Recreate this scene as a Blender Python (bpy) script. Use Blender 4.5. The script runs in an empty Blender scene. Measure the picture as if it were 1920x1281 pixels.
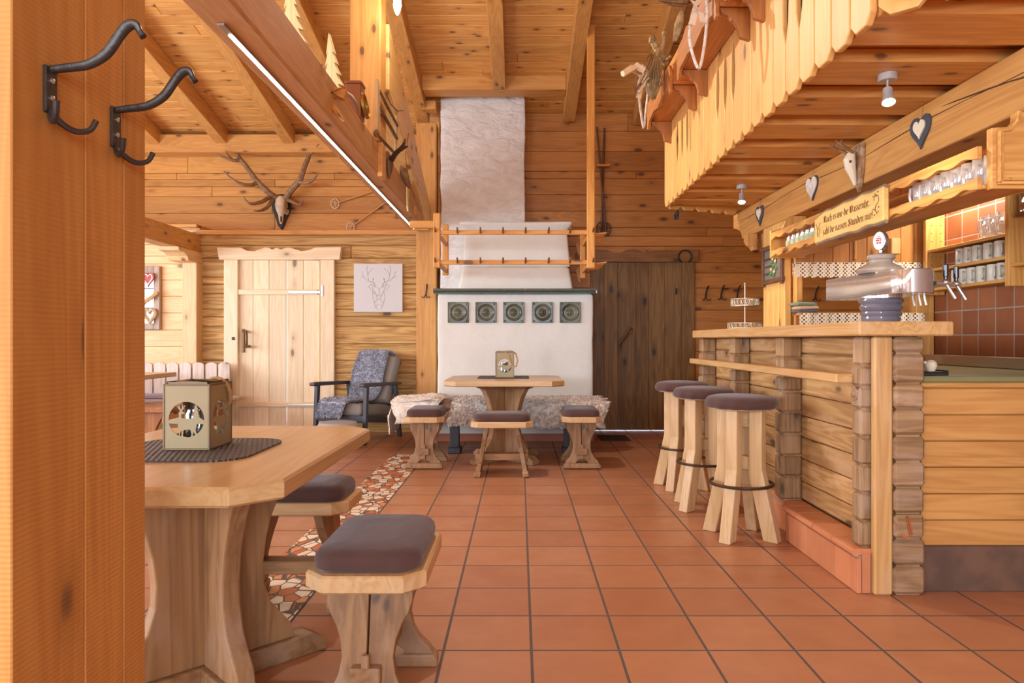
import bpy, math, random
from mathutils import Vector, Matrix, noise
PI = math.pi
random.seed(7)
SC = bpy.context.scene
COL = SC.collection
F, U0, V0, H = 1310.0, 974.0, 638.0, 1.075      # focal length and level eye point of the 1920x1281 photograph

def at(u, v, Y): return Vector(((u - U0) * Y / F, Y, H - (v - V0) * Y / F))
def xu(u, Y): return (u - U0) * Y / F
def zv(v, Y): return H - (v - V0) * Y / F
def R(d): return math.radians(d)

# ------------------------------------------------------------------ materials
def srgb(r, g, b):
    def f(c):
        c /= 255.0
        return c / 12.92 if c <= 0.04045 else ((c + 0.055) / 1.055) ** 2.4
    return (f(r), f(g), f(b), 1.0)

class NT:
    def __init__(s, name):
        s.m = bpy.data.materials.new(name); s.m.use_nodes = True
        s.t = s.m.node_tree; s.t.nodes.clear()
        s.out = s.t.nodes.new('ShaderNodeOutputMaterial')
    def n(s, typ, **kw):
        nd = s.t.nodes.new('ShaderNode' + typ)
        for k, v in kw.items():
            if k in nd.bl_rna.properties and k not in ('inputs',): setattr(nd, k, v)
        return nd
    def l(s, a, b): s.t.links.new(a, b)
    def setin(s, sock, v):
        if isinstance(v, bpy.types.NodeSocket): s.l(v, sock)
        else: sock.default_value = v
    def math(s, op, a, b=None, c=None, clamp=False):
        nd = s.n('Math', operation=op); nd.use_clamp = clamp
        s.setin(nd.inputs[0], a)
        if b is not None: s.setin(nd.inputs[1], b)
        if c is not None: s.setin(nd.inputs[2], c)
        return nd.outputs[0]
    def mix(s, fac, a, b, blend='MIX'):
        nd = s.n('Mix'); nd.data_type = 'RGBA'; nd.blend_type = blend
        s.setin(nd.inputs[0], fac); s.setin(nd.inputs[6], a); s.setin(nd.inputs[7], b)
        return nd.outputs[2]
    def ramp(s, v, lo, hi, o0=0.0, o1=1.0):
        nd = s.n('MapRange'); nd.interpolation_type = 'SMOOTHSTEP'
        s.setin(nd.inputs[0], v)
        for i, x in zip((1, 2, 3, 4), (lo, hi, o0, o1)): nd.inputs[i].default_value = x
        return nd.outputs[0]
    def noise(s, vec, scale, detail=3, rough=0.5, dist=0.0):
        nd = s.n('TexNoise'); s.l(vec, nd.inputs['Vector'])
        nd.inputs['Scale'].default_value = scale; nd.inputs['Detail'].default_value = detail
        nd.inputs['Roughness'].default_value = rough; nd.inputs['Distortion'].default_value = dist
        return nd.outputs['Fac']
    def obj(s): return s.n('TexCoord').outputs['Object']
    def scale(s, vec, sc):
        nd = s.n('Mapping'); s.l(vec, nd.inputs[0]); nd.inputs['Scale'].default_value = sc
        return nd.outputs[0]
    def rand(s): return s.n('NewGeometry').outputs['Random Per Island']
    def bump(s, h, strength, dist=0.01):
        nd = s.n('Bump'); nd.inputs['Strength'].default_value = strength; nd.inputs['Distance'].default_value = dist
        s.l(h, nd.inputs['Height']); return nd.outputs[0]
    def bsdf(s, color, rough=0.5, metal=0.0, normal=None, spec=0.5, coat=0.0, sheen=0.0):
        b = s.n('BsdfPrincipled')
        s.setin(b.inputs['Base Color'], color); s.setin(b.inputs['Roughness'], rough)
        b.inputs['Metallic'].default_value = metal; b.inputs['Specular IOR Level'].default_value = spec
        b.inputs['Coat Weight'].default_value = coat; b.inputs['Sheen Weight'].default_value = sheen
        if normal is not None: s.l(normal, b.inputs['Normal'])
        s.l(b.outputs[0], s.out.inputs[0]); return b

_wood = {}
def wood(name, c1, c2, axis='x', knots=1.0, rough=0.45, bump=0.12, var=0.16, grain=0.55, rings=0.5, wear=None, spec=0.35, sawn=0.0, kscale=1.0):
    """Plain sawn timber: long grain along one axis of the piece, cathedral rings and knots, a tone of its own per board."""
    key = (name, axis)
    c1, c2 = [(min(248, c[0] * 1.02), min(240, c[1] * 1.10), min(225, c[2] * 1.16)) for c in (c1, c2)]
    if key in _wood: return _wood[key]
    s = NT(name + '_' + axis)
    rnd = s.rand()
    off = s.n('CombineXYZ')
    s.l(s.math('MULTIPLY', rnd, 17.3), off.inputs[0]); s.l(s.math('MULTIPLY', rnd, 41.7), off.inputs[1]); s.l(s.math('MULTIPLY', rnd, 29.1), off.inputs[2])
    add = s.n('VectorMath', operation='ADD'); s.l(s.obj(), add.inputs[0]); s.l(off.outputs[0], add.inputs[1])
    vec = add.outputs[0]
    def sc(a, b): return {'x': (a, b, b), 'y': (b, a, b), 'z': (b, b, a)}[axis]
    fine = s.noise(s.scale(vec, sc(1.6, 60)), 1.0, 5, 0.65)
    broad = s.noise(s.scale(vec, sc(0.55, 7)), 1.0, 3, 0.5, 0.6)
    ring = s.math('MULTIPLY_ADD', s.math('SINE', s.math('MULTIPLY', broad, 60.0)), 0.5, 0.5)
    g = s.math('ADD', s.math('MULTIPLY', fine, grain), s.math('MULTIPLY', ring, rings * 0.5))
    g = s.math('ADD', g, s.math('MULTIPLY', broad, 0.45))
    fac = s.ramp(g, 0.25, 0.25 + 0.80 * (grain + rings * 0.5 + 0.3), 0, 1)
    col = s.mix(fac, srgb(*c1), srgb(*c2))
    if knots > 0:
        vo = s.n('TexVoronoi'); s.l(s.scale(vec, sc(3.0 * kscale, 6.5 * kscale)), vo.inputs['Vector']); vo.inputs['Scale'].default_value = 1.0
        sep = s.n('SeparateColor'); s.l(vo.outputs['Color'], sep.inputs[0])
        kd = s.math('ADD', vo.outputs['Distance'], s.math('MULTIPLY', s.math('SUBTRACT', fine, 0.5), 0.10))
        has = s.math('GREATER_THAN', sep.outputs[0], 1.0 - 0.55 * min(knots, 1.5))
        k = s.math('MULTIPLY', s.ramp(kd, 0.11, 0.185, 1, 0), has)
        dark = tuple(0.30 * a + 0.02 for a in srgb(*c2)[:3]) + (1,)
        halo = s.math('MULTIPLY', s.math('MULTIPLY', s.ramp(kd, 0.14, 0.40, 1, 0), has), 0.35)
        col = s.mix(halo, col, tuple(0.62 * a for a in srgb(*c2)[:3]) + (1,))
        col = s.mix(s.math('MULTIPLY', k, 0.95), col, dark)
    if wear:
        wn = s.noise(s.scale(s.obj(), sc(3, 9)), 1.0, 4, 0.6)
        col = s.mix(s.ramp(wn, 0.48, 0.66, 0, 0.75), col, srgb(*wear))
    hsv = s.n('HueSaturation'); s.l(col, hsv.inputs['Color'])
    s.l(s.math('MULTIPLY_ADD', rnd, 2 * var, 1 - var), hsv.inputs['Value'])
    h = fine
    if sawn > 0:
        w = s.n('TexWave'); w.wave_type = 'BANDS'; w.bands_direction = axis.upper()
        s.l(s.obj(), w.inputs['Vector']); w.inputs['Scale'].default_value = sawn; w.inputs['Distortion'].default_value = 1.2; w.inputs['Detail'].default_value = 1
        h = s.math('ADD', fine, s.math('MULTIPLY', w.outputs['Fac'], 0.9))
    s.bsdf(hsv.outputs[0], rough, 0, s.bump(h, bump, 0.004), spec)
    _wood[key] = s.m
    return s.m

def plain(name, c, rough=0.5, metal=0.0, nscale=0, namp=0.0, bump=0.0, spec=0.5, coat=0.0, sheen=0.0, c2=None):
    s = NT(name)
    col = srgb(*c); nor = None
    if nscale:
        n = s.noise(s.obj(), nscale, 4, 0.55)
        if c2: col = s.mix(s.ramp(n, 0.35, 0.65), srgb(*c), srgb(*c2))
        elif namp:
            hsv = s.n('HueSaturation'); hsv.inputs['Color'].default_value = srgb(*c)
            s.l(s.math('MULTIPLY_ADD', n, 2 * namp, 1 - namp), hsv.inputs['Value']); col = hsv.outputs[0]
        if bump: nor = s.bump(n, bump, 0.01)
    s.bsdf(col, rough, metal, nor, spec, coat, sheen)
    return s.m

def emit(name, c, strength):
    s = NT(name); e = s.n('Emission'); e.inputs[0].default_value = srgb(*c); e.inputs[1].default_value = strength
    s.l(e.outputs[0], s.out.inputs[0]); return s.m

def glassy(name, c=(255, 255, 255), clear=0.8, white_gleam=0.12):
    s = NT(name)
    tr = s.n('BsdfTransparent'); tr.inputs[0].default_value = srgb(*c)
    gl = s.n('BsdfGlossy'); gl.inputs['Roughness'].default_value = 0.03
    lw = s.n('LayerWeight'); lw.inputs[0].default_value = 0.35
    f = s.math('MULTIPLY_ADD', lw.outputs['Facing'], 0.75, 1 - clear, clamp=True)
    mx = s.n('MixShader'); s.l(f, mx.inputs[0]); s.l(tr.outputs[0], mx.inputs[1]); s.l(gl.outputs[0], mx.inputs[2])
    df = s.n('BsdfDiffuse'); df.inputs[0].default_value = srgb(*c); m2 = s.n('MixShader'); m2.inputs[0].default_value = white_gleam  # diffuse share paints whitish reflections into the glass
    s.l(mx.outputs[0], m2.inputs[1]); s.l(df.outputs[0], m2.inputs[2]); s.l(m2.outputs[0], s.out.inputs[0]); return s.m

def tiles(name, c1, c2, grout, size, off, axes, gw=0.006, rough=0.35, wear=0.0):
    """Square tiles on a grid of the two given axes, grout in real relief, a shade of its own per tile."""
    s = NT(name)
    sep = s.n('SeparateXYZ'); s.l(s.obj(), sep.inputs[0])
    t = [s.math('DIVIDE', s.math('SUBTRACT', sep.outputs['XYZ'.index(a)], o), size) for a, o in zip(axes, off)]
    cell = [s.math('FLOOR', x) for x in t]
    fr = [s.math('SUBTRACT', x, c) for x, c in zip(t, cell)]
    edge = [s.math('MINIMUM', x, s.math('SUBTRACT', 1.0, x)) for x in fr]
    d = s.math('MULTIPLY', s.math('MINIMUM', edge[0], edge[1]), size)
    m = s.ramp(d, gw * 0.35, gw * 0.75)
    cv = s.n('CombineXYZ'); s.l(cell[0], cv.inputs[0]); s.l(cell[1], cv.inputs[1])
    wn = s.n('TexWhiteNoise'); wn.noise_dimensions = '3D'; s.l(cv.outputs[0], wn.inputs['Vector'])
    n = s.noise(s.obj(), 5.0, 5, 0.6)
    n2 = s.noise(s.obj(), 70.0, 3, 0.6)
    fac = s.math('ADD', s.math('MULTIPLY', wn.outputs['Value'], 0.55), s.math('MULTIPLY', s.math('SUBTRACT', n, 0.25), 0.9), clamp=True)
    col = s.mix(fac, srgb(*c1), srgb(*c2))
    spots = s.ramp(n2, 0.70, 0.76)
    col = s.mix(s.math('MULTIPLY', spots, 0.45), col, srgb(70, 40, 28))
    col = s.mix(m, srgb(*grout), col)
    h = s.math('ADD', m, s.math('MULTIPLY', n, 0.12))
    ro = s.math('ADD', s.math('MULTIPLY', n, 0.3), s.math('MULTIPLY_ADD', m, -(0.85 - rough), 0.75))
    s.bsdf(col, ro, 0, s.bump(h, 0.35, 0.004), 0.4)
    return s.m

# ------------------------------------------------------------------ mesh builder
class MB:
    def __init__(s): s.v = []; s.f = []; s.sm = []
    def add(s, vs, fs, smooth=False, M=None):
        b = len(s.v)
        s.v += [tuple(M @ Vector(p)) if M is not None else tuple(p) for p in vs]
        for f in fs: s.f.append([b + i for i in f]); s.sm.append(smooth)
        return s
    def box(s, x0, x1, y0, y1, z0, z1, b=0.004, M=None):
        c = ((x0 + x1) / 2, (y0 + y1) / 2, (z0 + z1) / 2); h = (abs(x1 - x0) / 2, abs(y1 - y0) / 2, abs(z1 - z0) / 2)
        b = min(b, 0.45 * min(h))
        vs = []; idx = {}
        for sx in (-1, 1):
            for sy in (-1, 1):
                for sz in (-1, 1):
                    sg = (sx, sy, sz)
                    for a in range(3):
                        p = [c[i] + sg[i] * (h[i] - (0 if i == a else b)) for i in range(3)]
                        idx[(sg, a)] = len(vs); vs.append(p)
        fs = []
        for a in range(3):
            o = [i for i in range(3) if i != a]
            for sg in (-1, 1):
                q = []
                for p, r in ((-1, -1), (1, -1), (1, 1), (-1, 1)):
                    t = [0, 0, 0]; t[a] = sg; t[o[0]] = p; t[o[1]] = r; q.append(idx[(tuple(t), a)])
                if (sg > 0) != (a == 1): fs.append(q)
                else: fs.append(q[::-1])
        for a in range(3):
            o = [i for i in range(3) if i != a]
            for p in (-1, 1):
                for r in (-1, 1):
                    t0 = [0, 0, 0]; t0[o[0]] = p; t0[o[1]] = r
                    t1 = list(t0); t0[a] = -1; t1[a] = 1
                    fs.append([idx[(tuple(t0), o[0])], idx[(tuple(t1), o[0])], idx[(tuple(t1), o[1])], idx[(tuple(t0), o[1])]])
        for sx in (-1, 1):
            for sy in (-1, 1):
                for sz in (-1, 1): fs.append([idx[((sx, sy, sz), a)] for a in range(3)])
        return s.add(vs, fs, False, M)
    def prism(s, pts, axis, a, b, M=None, smooth=False):
        """Outline in the plane across `axis` (x: y,z  y: x,z  z: x,y) pulled from a to b."""
        n = len(pts)
        def P(p, t): return {'x': (t, p[0], p[1]), 'y': (p[0], t, p[1]), 'z': (p[0], p[1], t)}[axis]
        vs = [P(p, a) for p in pts] + [P(p, b) for p in pts]
        fs = [list(range(n))[::-1], list(range(n, 2 * n))] + [[i, (i + 1) % n, n + (i + 1) % n, n + i] for i in range(n)]
        b0 = len(s.f); s.add(vs, fs, False, M)
        if smooth:
            for i in range(b0 + 2, len(s.f)): s.sm[i] = True
        return s
    def loft(s, rings, cap=True, smooth=True, closed=True, M=None):
        n = len(rings[0]); vs = [p for r in rings for p in r]; fs = []
        for k in range(len(rings) - 1):
            for i in range(n if closed else n - 1):
                j = (i + 1) % n
                fs.append([k * n + i, k * n + j, (k + 1) * n + j, (k + 1) * n + i])
        b0 = len(s.f); s.add(vs, fs, smooth, M)
        if cap and closed:
            m = len(rings) - 1
            s.add(rings[0], [list(range(n))[::-1]], False, M); s.add(rings[m], [list(range(n))], False, M)
        return s
    def tube(s, pts, r, n=8, closed=False, M=None, flat=1.0):
        pts = [Vector(p) for p in pts]; m = len(pts)
        rs = r if isinstance(r, (list, tuple)) else [r] * m
        tang = []
        for i in range(m):
            a = pts[(i - 1) % m] if (closed or i > 0) else pts[i]
            b = pts[(i + 1) % m] if (closed or i < m - 1) else pts[i]
            t = (b - a); tang.append(t.normalized() if t.length > 1e-9 else Vector((0, 0, 1)))
        nrm = tang[0].orthogonal().normalized(); rings = []
        for i in range(m):
            nrm = nrm - tang[i] * nrm.dot(tang[i])
            nrm = nrm.normalized() if nrm.length > 1e-6 else tang[i].orthogonal().normalized()
            bi = tang[i].cross(nrm)
            rings.append([pts[i] + (nrm * math.cos(2 * PI * k / n) + bi * math.sin(2 * PI * k / n) * flat) * rs[i] for k in range(n)])
        if closed: rings.append(rings[0])
        return s.loft(rings, cap=not closed, smooth=n > 4, M=M)
    def lathe(s, prof, n=24, c=(0, 0, 0), M=None, closed=False):
        rings = [[(c[0] + r * math.cos(2 * PI * k / n), c[1] + r * math.sin(2 * PI * k / n), c[2] + z) for k in range(n)] for r, z in prof]
        return s.loft(rings, cap=not closed, M=M)
    def ball(s, c, r, n=10, M=None):
        r = r if isinstance(r, (list, tuple)) else (r, r, r)
        rings = [[(c[0] + r[0] * math.sin(PI * (j + 0.02) / (n + 0.04)) * math.cos(2 * PI * k / (2 * n)), c[1] + r[1] * math.sin(PI * (j + 0.02) / (n + 0.04)) * math.sin(2 * PI * k / (2 * n)), c[2] - r[2] * math.cos(PI * (j + 0.02) / (n + 0.04))) for k in range(2 * n)] for j in range(n + 1)]
        return s.loft(rings, M=M)
    def build(s, name, mat, parent=None, world=False, bev=0.0, sharp=35, sub=0, loc=None):
        me = bpy.data.meshes.new(name)
        v = s.v
        if world and parent is not None:
            L = parent.matrix_basis.inverted(); v = [tuple(L @ Vector(p)) for p in v]
        elif loc is not None: v = [(p[0] - loc[0], p[1] - loc[1], p[2] - loc[2]) for p in v]
        me.from_pydata(v, [], s.f); me.polygons.foreach_set('use_smooth', s.sm)
        me.update()
        import bmesh
        bm = bmesh.new(); bm.from_mesh(me); bmesh.ops.recalc_face_normals(bm, faces=bm.faces); bm.to_mesh(me); bm.free()
        if any(s.sm): me.set_sharp_from_angle(angle=R(sharp))
        me.materials.append(mat)
        o = bpy.data.objects.new(name, me); COL.objects.link(o)
        if loc is not None: o.location = loc
        if parent is not None: o.parent = parent
        if bev > 0:
            m = o.modifiers.new('edges', 'BEVEL'); m.width = bev; m.segments = 2; m.limit_method = 'ANGLE'; m.angle_limit = R(30)
        if sub: 
            m = o.modifiers.new('smooth', 'SUBSURF'); m.levels = sub; m.render_levels = sub
        return o

def flat_shape(outlines, depth, mat, name, parent=None, M=None):
    """A sheet cut from outlines in x,z (inner outlines are holes), `depth` thick."""
    cu = bpy.data.curves.new('outline', 'CURVE'); cu.dimensions = '2D'; cu.fill_mode = 'BOTH'; cu.extrude = depth / 2
    for pts in outlines:
        sp = cu.splines.new('POLY'); sp.points.add(len(pts) - 1); sp.use_cyclic_u = True
        for p, q in zip(sp.points, pts): p.co = (q[0], q[1], 0, 1)
    tmp = bpy.data.objects.new('outline', cu); COL.objects.link(tmp)
    me = bpy.data.meshes.new_from_object(tmp.evaluated_get(bpy.context.evaluated_depsgraph_get()))
    bpy.data.objects.remove(tmp); bpy.data.curves.remove(cu)
    me.transform(Matrix.Rotation(R(90), 4, 'X'))
    if M is not None: me.transform(M)
    me.name = name; me.materials.clear(); me.materials.append(mat)
    o = bpy.data.objects.new(name, me); COL.objects.link(o)
    if parent is not None: o.parent = parent
    return o

def tag(o, label, cat, group=None, kind=None):
    o['label'] = label; o['category'] = cat
    if group: o['group'] = group
    if kind: o['kind'] = kind
    return o
def thing(name, label, cat, loc=(0, 0, 0), rz=0.0, group=None, kind=None):
    o = bpy.data.objects.new(name, None); COL.objects.link(o); o.empty_display_size = 0.1
    o.location = loc; o.rotation_euler = (0, 0, rz)
    o.matrix_basis  # keep the basis current
    return tag(o, label, cat, group, kind)
def dup(root, loc, rz=0.0, label=None, group=None):
    def cp(o, parent):
        c = o.copy(); COL.objects.link(c)
        if parent is not None: c.parent = parent
        for ch in list(o.children): cp(ch, c)
        return c
    r = cp(root, None); r.location = loc; r.rotation_euler = (0, 0, rz)
    if label: r['label'] = label
    if group: r['group'] = group
    return r
def setting(o, label, cat): return tag(o, label, cat, None, 'structure')

def smooth(pts, k=5):
    P = [Vector(p) for p in pts]; q = []
    for i in range(len(P) - 1):
        a = P[max(i - 1, 0)]; b = P[i]; c = P[i + 1]; d = P[min(i + 2, len(P) - 1)]
        for j in range(k): f = j / k; q.append(0.5 * ((2 * b) + (c - a) * f + (2 * a - 5 * b + 4 * c - d) * f * f + (3 * b - a - 3 * c + d) * f ** 3))
    return q + [P[-1]]
def ramp_r(rs, k=5):
    q = []
    for a, b in zip(rs[:-1], rs[1:]): q += [a + (b - a) * j / k for j in range(k)]
    return q + [rs[-1]]

# ------------------------------------------------------------------ palette
PINE_C = ((226, 160, 84), (188, 112, 48))
CEIL_C = ((224, 158, 86), (190, 116, 52))
def pine(a): return wood('honey_pine', *PINE_C, axis=a, knots=1.0)
def ceilw(a): return wood('ceiling_pine', *CEIL_C, axis=a, knots=1.3, var=0.1, kscale=1.7)
def beamw(a): return wood('beam_pine', (214, 148, 78), (182, 112, 54), axis=a, knots=0.9, rough=0.5, var=0.08, kscale=1.5, grain=0.45, rings=0.35)
def tiew(a): return wood('old_beam_pine', (208, 150, 96), (170, 112, 64), axis=a, knots=0.8, rough=0.6, var=0.06, grain=0.4, rings=0.3, kscale=1.4)
def wallw(a): return wood('wall_pine', (212, 146, 76), (182, 112, 52), axis=a, knots=1.3, var=0.14, kscale=1.25, grain=0.45, rings=0.35)
def wallr(a): return wood('wall_pine_brown', (196, 126, 62), (158, 92, 40), axis=a, knots=1.5, var=0.14, kscale=1.15, grain=0.45, rings=0.35)
def aged(a): return wood('weathered_larch', (212, 160, 96), (150, 98, 48), axis=a, knots=0.6, rough=0.7, grain=0.8, rings=0.9, bump=0.3, var=0.13)
def pale(a): return wood('pale_spruce', (238, 202, 160), (220, 176, 128), axis=a, knots=0.8, var=0.08)
def palewall(a): return wood('alcove_spruce', (232, 180, 126), (212, 152, 98), axis=a, knots=0.9, var=0.08)
def darkdoor(a): return wood('stained_spruce', (152, 106, 58), (96, 62, 32), axis=a, knots=1.7, var=0.16, rough=0.5)
def balw(a): return wood('balcony_larch', (228, 164, 92), (208, 138, 68), axis=a, knots=1.1, var=0.08, kscale=1.3, grain=0.35, rings=0.3)
def pillarw(a): return wood('sawn_glulam', (196, 130, 64), (170, 104, 44), axis=a, knots=1.5, rough=0.6, bump=0.22, var=0.06, sawn=38.0, grain=0.35, rings=0.3)
def tablew(a): return wood('varnished_beech', (198, 154, 102), (178, 128, 78), axis=a, knots=0.0, rough=0.28, var=0.05, spec=0.5, bump=0.04)
def legw(a): return wood('worn_spruce', (162, 114, 72), (114, 74, 44), axis=a, knots=0.7, rough=0.6, var=0.08, kscale=1.6, wear=(162, 132, 104))
def stoolw(a): return wood('stool_rim_beech', (206, 158, 108), (178, 128, 80), axis=a, knots=0.2, rough=0.45, var=0.06, wear=(198, 166, 126))
def barw(a): return wood('bar_planks', (204, 150, 92), (152, 100, 54), axis=a, knots=0.9, rough=0.6, var=0.12, grain=0.8, rings=0.8, wear=(204, 164, 120), bump=0.25)
def bartop(a): return wood('bar_top', (212, 158, 98), (180, 122, 66), axis=a, knots=0.4, rough=0.4, var=0.06, wear=(208, 168, 120))
def logw(a): return wood('notched_posts', (172, 128, 86), (122, 84, 52), axis=a, knots=0.8, rough=0.65, var=0.14, grain=0.7, rings=0.8, wear=(176, 148, 120))
def stoolleg(a): return wood('bar_stool_maple', (212, 168, 118), (184, 134, 84), axis=a, knots=0.2, rough=0.4, var=0.07, wear=(216, 182, 142))
def benchw(a): return wood('washed_pine', (222, 192, 168), (192, 154, 130), axis=a, knots=0.7, rough=0.6, var=0.06)
def benchdark(a): return wood('bench_seat_pine', (178, 112, 66), (136, 78, 42), axis=a, knots=0.5, rough=0.4, var=0.06)
def rackw(a): return wood('rack_larch', (224, 152, 74), (192, 116, 50), axis=a, knots=0.3, var=0.05)
def pegw(a): return wood('peg_walnut', (150, 92, 46), (112, 66, 32), axis=a, knots=0, var=0.08)

M_PLASTER = NT('rough_plaster')
_n = M_PLASTER.noise(M_PLASTER.scale(M_PLASTER.obj(), (6, 6, 11)), 1.0, 6, 0.6, 0.5)
M_PLASTER.bsdf(M_PLASTER.mix(M_PLASTER.ramp(_n, 0.3, 0.7), srgb(238, 236, 232), srgb(226, 222, 216)), 0.85, 0, M_PLASTER.bump(_n, 0.9, 0.05), 0.2)
M_PLASTER = M_PLASTER.m
M_CREAM = plain('stove_plaster', (232, 230, 220), 0.8, nscale=14, namp=0.03, bump=0.5, spec=0.2)
M_GREEN = plain('green_glazed_tile', (104, 112, 100), 0.18, nscale=9, namp=0.2, coat=0.6)
M_RELIEF = plain('bottle_green_glaze', (112, 112, 90), 0.3, nscale=6, namp=0.35, coat=0.15, spec=0.3, c2=(72, 74, 58))
M_IRON = plain('black_iron', (66, 62, 58), 0.42, 0.5, nscale=60, namp=0.25, bump=0.2)
M_BRONZE = plain('dark_bronze', (120, 90, 58), 0.4, 0.7)
M_STEEL = plain('brushed_steel', (196, 192, 186), 0.3, 0.9)
M_CHROME = plain('polished_chrome', (216, 216, 212), 0.16, 0.85)
M_GREYMETAL = plain('grey_lacquer', (176, 172, 166), 0.4, 0.2)
M_CUSHION = plain('brown_suede', (84, 60, 54), 0.85, nscale=9, namp=0.3, bump=0.35, spec=0.15, sheen=0.2)
M_ANTLER = plain('antler_horn', (150, 116, 80), 0.6, nscale=22, namp=0.28, bump=0.25, c2=(122, 92, 62))
M_BONE = plain('bleached_bone', (232, 216, 184), 0.6, nscale=30, namp=0.12, bump=0.2)
M_BLACK = plain('black_stain', (40, 36, 34), 0.5)
M_SLATE = plain('slate', (70, 70, 74), 0.7, nscale=20, namp=0.15, bump=0.2)
M_WHITEWOOD = plain('whitewashed_wood', (228, 220, 206), 0.7, nscale=22, namp=0.12, c2=(204, 192, 176))
M_ROPE = plain('jute_rope', (190, 148, 98), 0.9, nscale=80, namp=0.25, bump=0.4)
M_LANTERN = plain('bronzed_sheet', (160, 146, 112), 0.5, 0.3, nscale=7, namp=0.12, spec=0.4)
M_LANTERNFRAME = plain('bronzed_edge', (118, 100, 74), 0.4, 0.5)
M_JAR = glassy('jar_glass', (206, 220, 230), 0.78, 0.05)
M_GLASS = glassy('clear_glass', (250, 250, 248), 0.86, 0.0)
M_MUGGLASS = glassy('ribbed_glass', (252, 246, 240), 0.78, 0.42)
M_MAT = NT('woven_mat')
_sep = M_MAT.n('SeparateXYZ'); M_MAT.l(M_MAT.obj(), _sep.inputs[0])
_a = M_MAT.math('ABSOLUTE', M_MAT.math('SINE', M_MAT.math('MULTIPLY', M_MAT.math('ADD', _sep.outputs[0], M_MAT.math('MULTIPLY', _sep.outputs[1], 0.35)), 190)))
_b = M_MAT.math('ABSOLUTE', M_MAT.math('SINE', M_MAT.math('MULTIPLY', _sep.outputs[1], 210)))
_h = M_MAT.math('MULTIPLY', _a, _b)
M_MAT.bsdf(M_MAT.mix(_h, srgb(46, 40, 38), srgb(112, 102, 96)), 0.5, 0, M_MAT.bump(_h, 0.8, 0.01), 0.4)
M_MAT = M_MAT.m
M_GREYFUR = plain('grey_fleece', (176, 180, 192), 0.95, nscale=16, namp=0.22, spec=0.1, sheen=0.4, c2=(152, 156, 170))
M_CREAMFUR = plain('cream_fleece', (246, 240, 228), 0.95, nscale=10, namp=0.1, spec=0.1, sheen=0.3, c2=(234, 222, 206))
M_SPECKFUR = plain('speckled_fleece', (246, 236, 224), 0.95, nscale=30, namp=0.1, spec=0.1, sheen=0.3, c2=(204, 182, 164))
M_GREYFAB = plain('grey_upholstery', (134, 126, 118), 0.9, nscale=120, namp=0.12, bump=0.2, spec=0.1)
M_CHAIRWOOD = plain('charcoal_painted_wood', (58, 58, 62), 0.45)
M_CANVAS = plain('white_canvas', (212, 210, 208), 0.9, nscale=200, namp=0.03, bump=0.1, spec=0.1)
M_PENCIL = plain('grey_print', (176, 170, 166), 0.9)
M_STONEWARE = plain('salt_glazed_stoneware', (202, 194, 174), 0.35, nscale=40, namp=0.16, bump=0.15, coat=0.1)
M_CERAMIC = plain('grey_blue_ceramic', (112, 110, 122), 0.15, nscale=9, namp=0.18, coat=0.8)
M_CERAMICTOP = plain('pale_ceramic', (188, 172, 152), 0.15, nscale=7, namp=0.15, coat=0.8, c2=(150, 138, 128))
M_WHITE = plain('white_enamel', (238, 234, 228), 0.25, coat=0.5)
M_RED = plain('red_print', (176, 60, 52), 0.5)
M_BURN = plain('burnt_lettering', (120, 74, 34), 0.8)
M_PAINTG = plain('green_paint', (70, 126, 58), 0.6)
M_GREENTOP = plain('olive_worktop', (128, 128, 84), 0.3, nscale=3, namp=0.08)
M_PLINTH = plain('grey_lino_plinth', (116, 88, 70), 0.45, nscale=6, namp=0.25, c2=(92, 72, 60))
M_TWIG = plain('dry_twigs', (142, 112, 80), 0.9, nscale=25, namp=0.3, c2=(110, 82, 56))
M_HAY = plain('dry_hay', (182, 158, 114), 0.95, nscale=30, namp=0.25, c2=(140, 116, 78))
M_BRASS = plain('old_brass', (176, 140, 70), 0.3, 0.9)
M_BROWNMETAL = plain('copper_brown_lacquer', (150, 92, 58), 0.35, 0.2, nscale=12, namp=0.1)
M_BULB = emit('lamp_bulb', (255, 222, 160), 30)
M_LED = emit('led_strip_light', (255, 240, 214), 9)
M_LAMPBULB = emit('lamp_flame_bulb', (255, 236, 206), 60)
# ------------------------------------------------------------------ camera
cam = bpy.data.cameras.new('camera'); camo = bpy.data.objects.new('camera', cam); COL.objects.link(camo)
cam.sensor_fit = 'HORIZONTAL'; cam.sensor_width = 36; cam.lens = F / 1920 * 36
cam.shift_x = -(U0 - 960) / 1920; cam.shift_y = -(640.5 - V0) / 1920
camo.location = (0, 0, H); camo.rotation_euler = (R(90), 0, 0); cam.clip_start = 0.05
SC.camera = camo

# ------------------------------------------------------------------ the room
def roof_z(Y): return 3.76 + 0.21 * (8.25 - Y)
TH = math.atan(0.21)
XL, XR = -6.3, 4.3

mb = MB(); mb.box(XL, XR, -3.0, 9.2, -0.12, 0.0, 0)
fl = mb.build('floor', tiles('terracotta_floor', (190, 134, 96), (164, 106, 74), (96, 84, 76), 0.3045, (0.042, 2.42), 'XY', 0.009, 0.30))
setting(fl, 'terracotta tiled floor with dark grout lines', 'floor')

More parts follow.
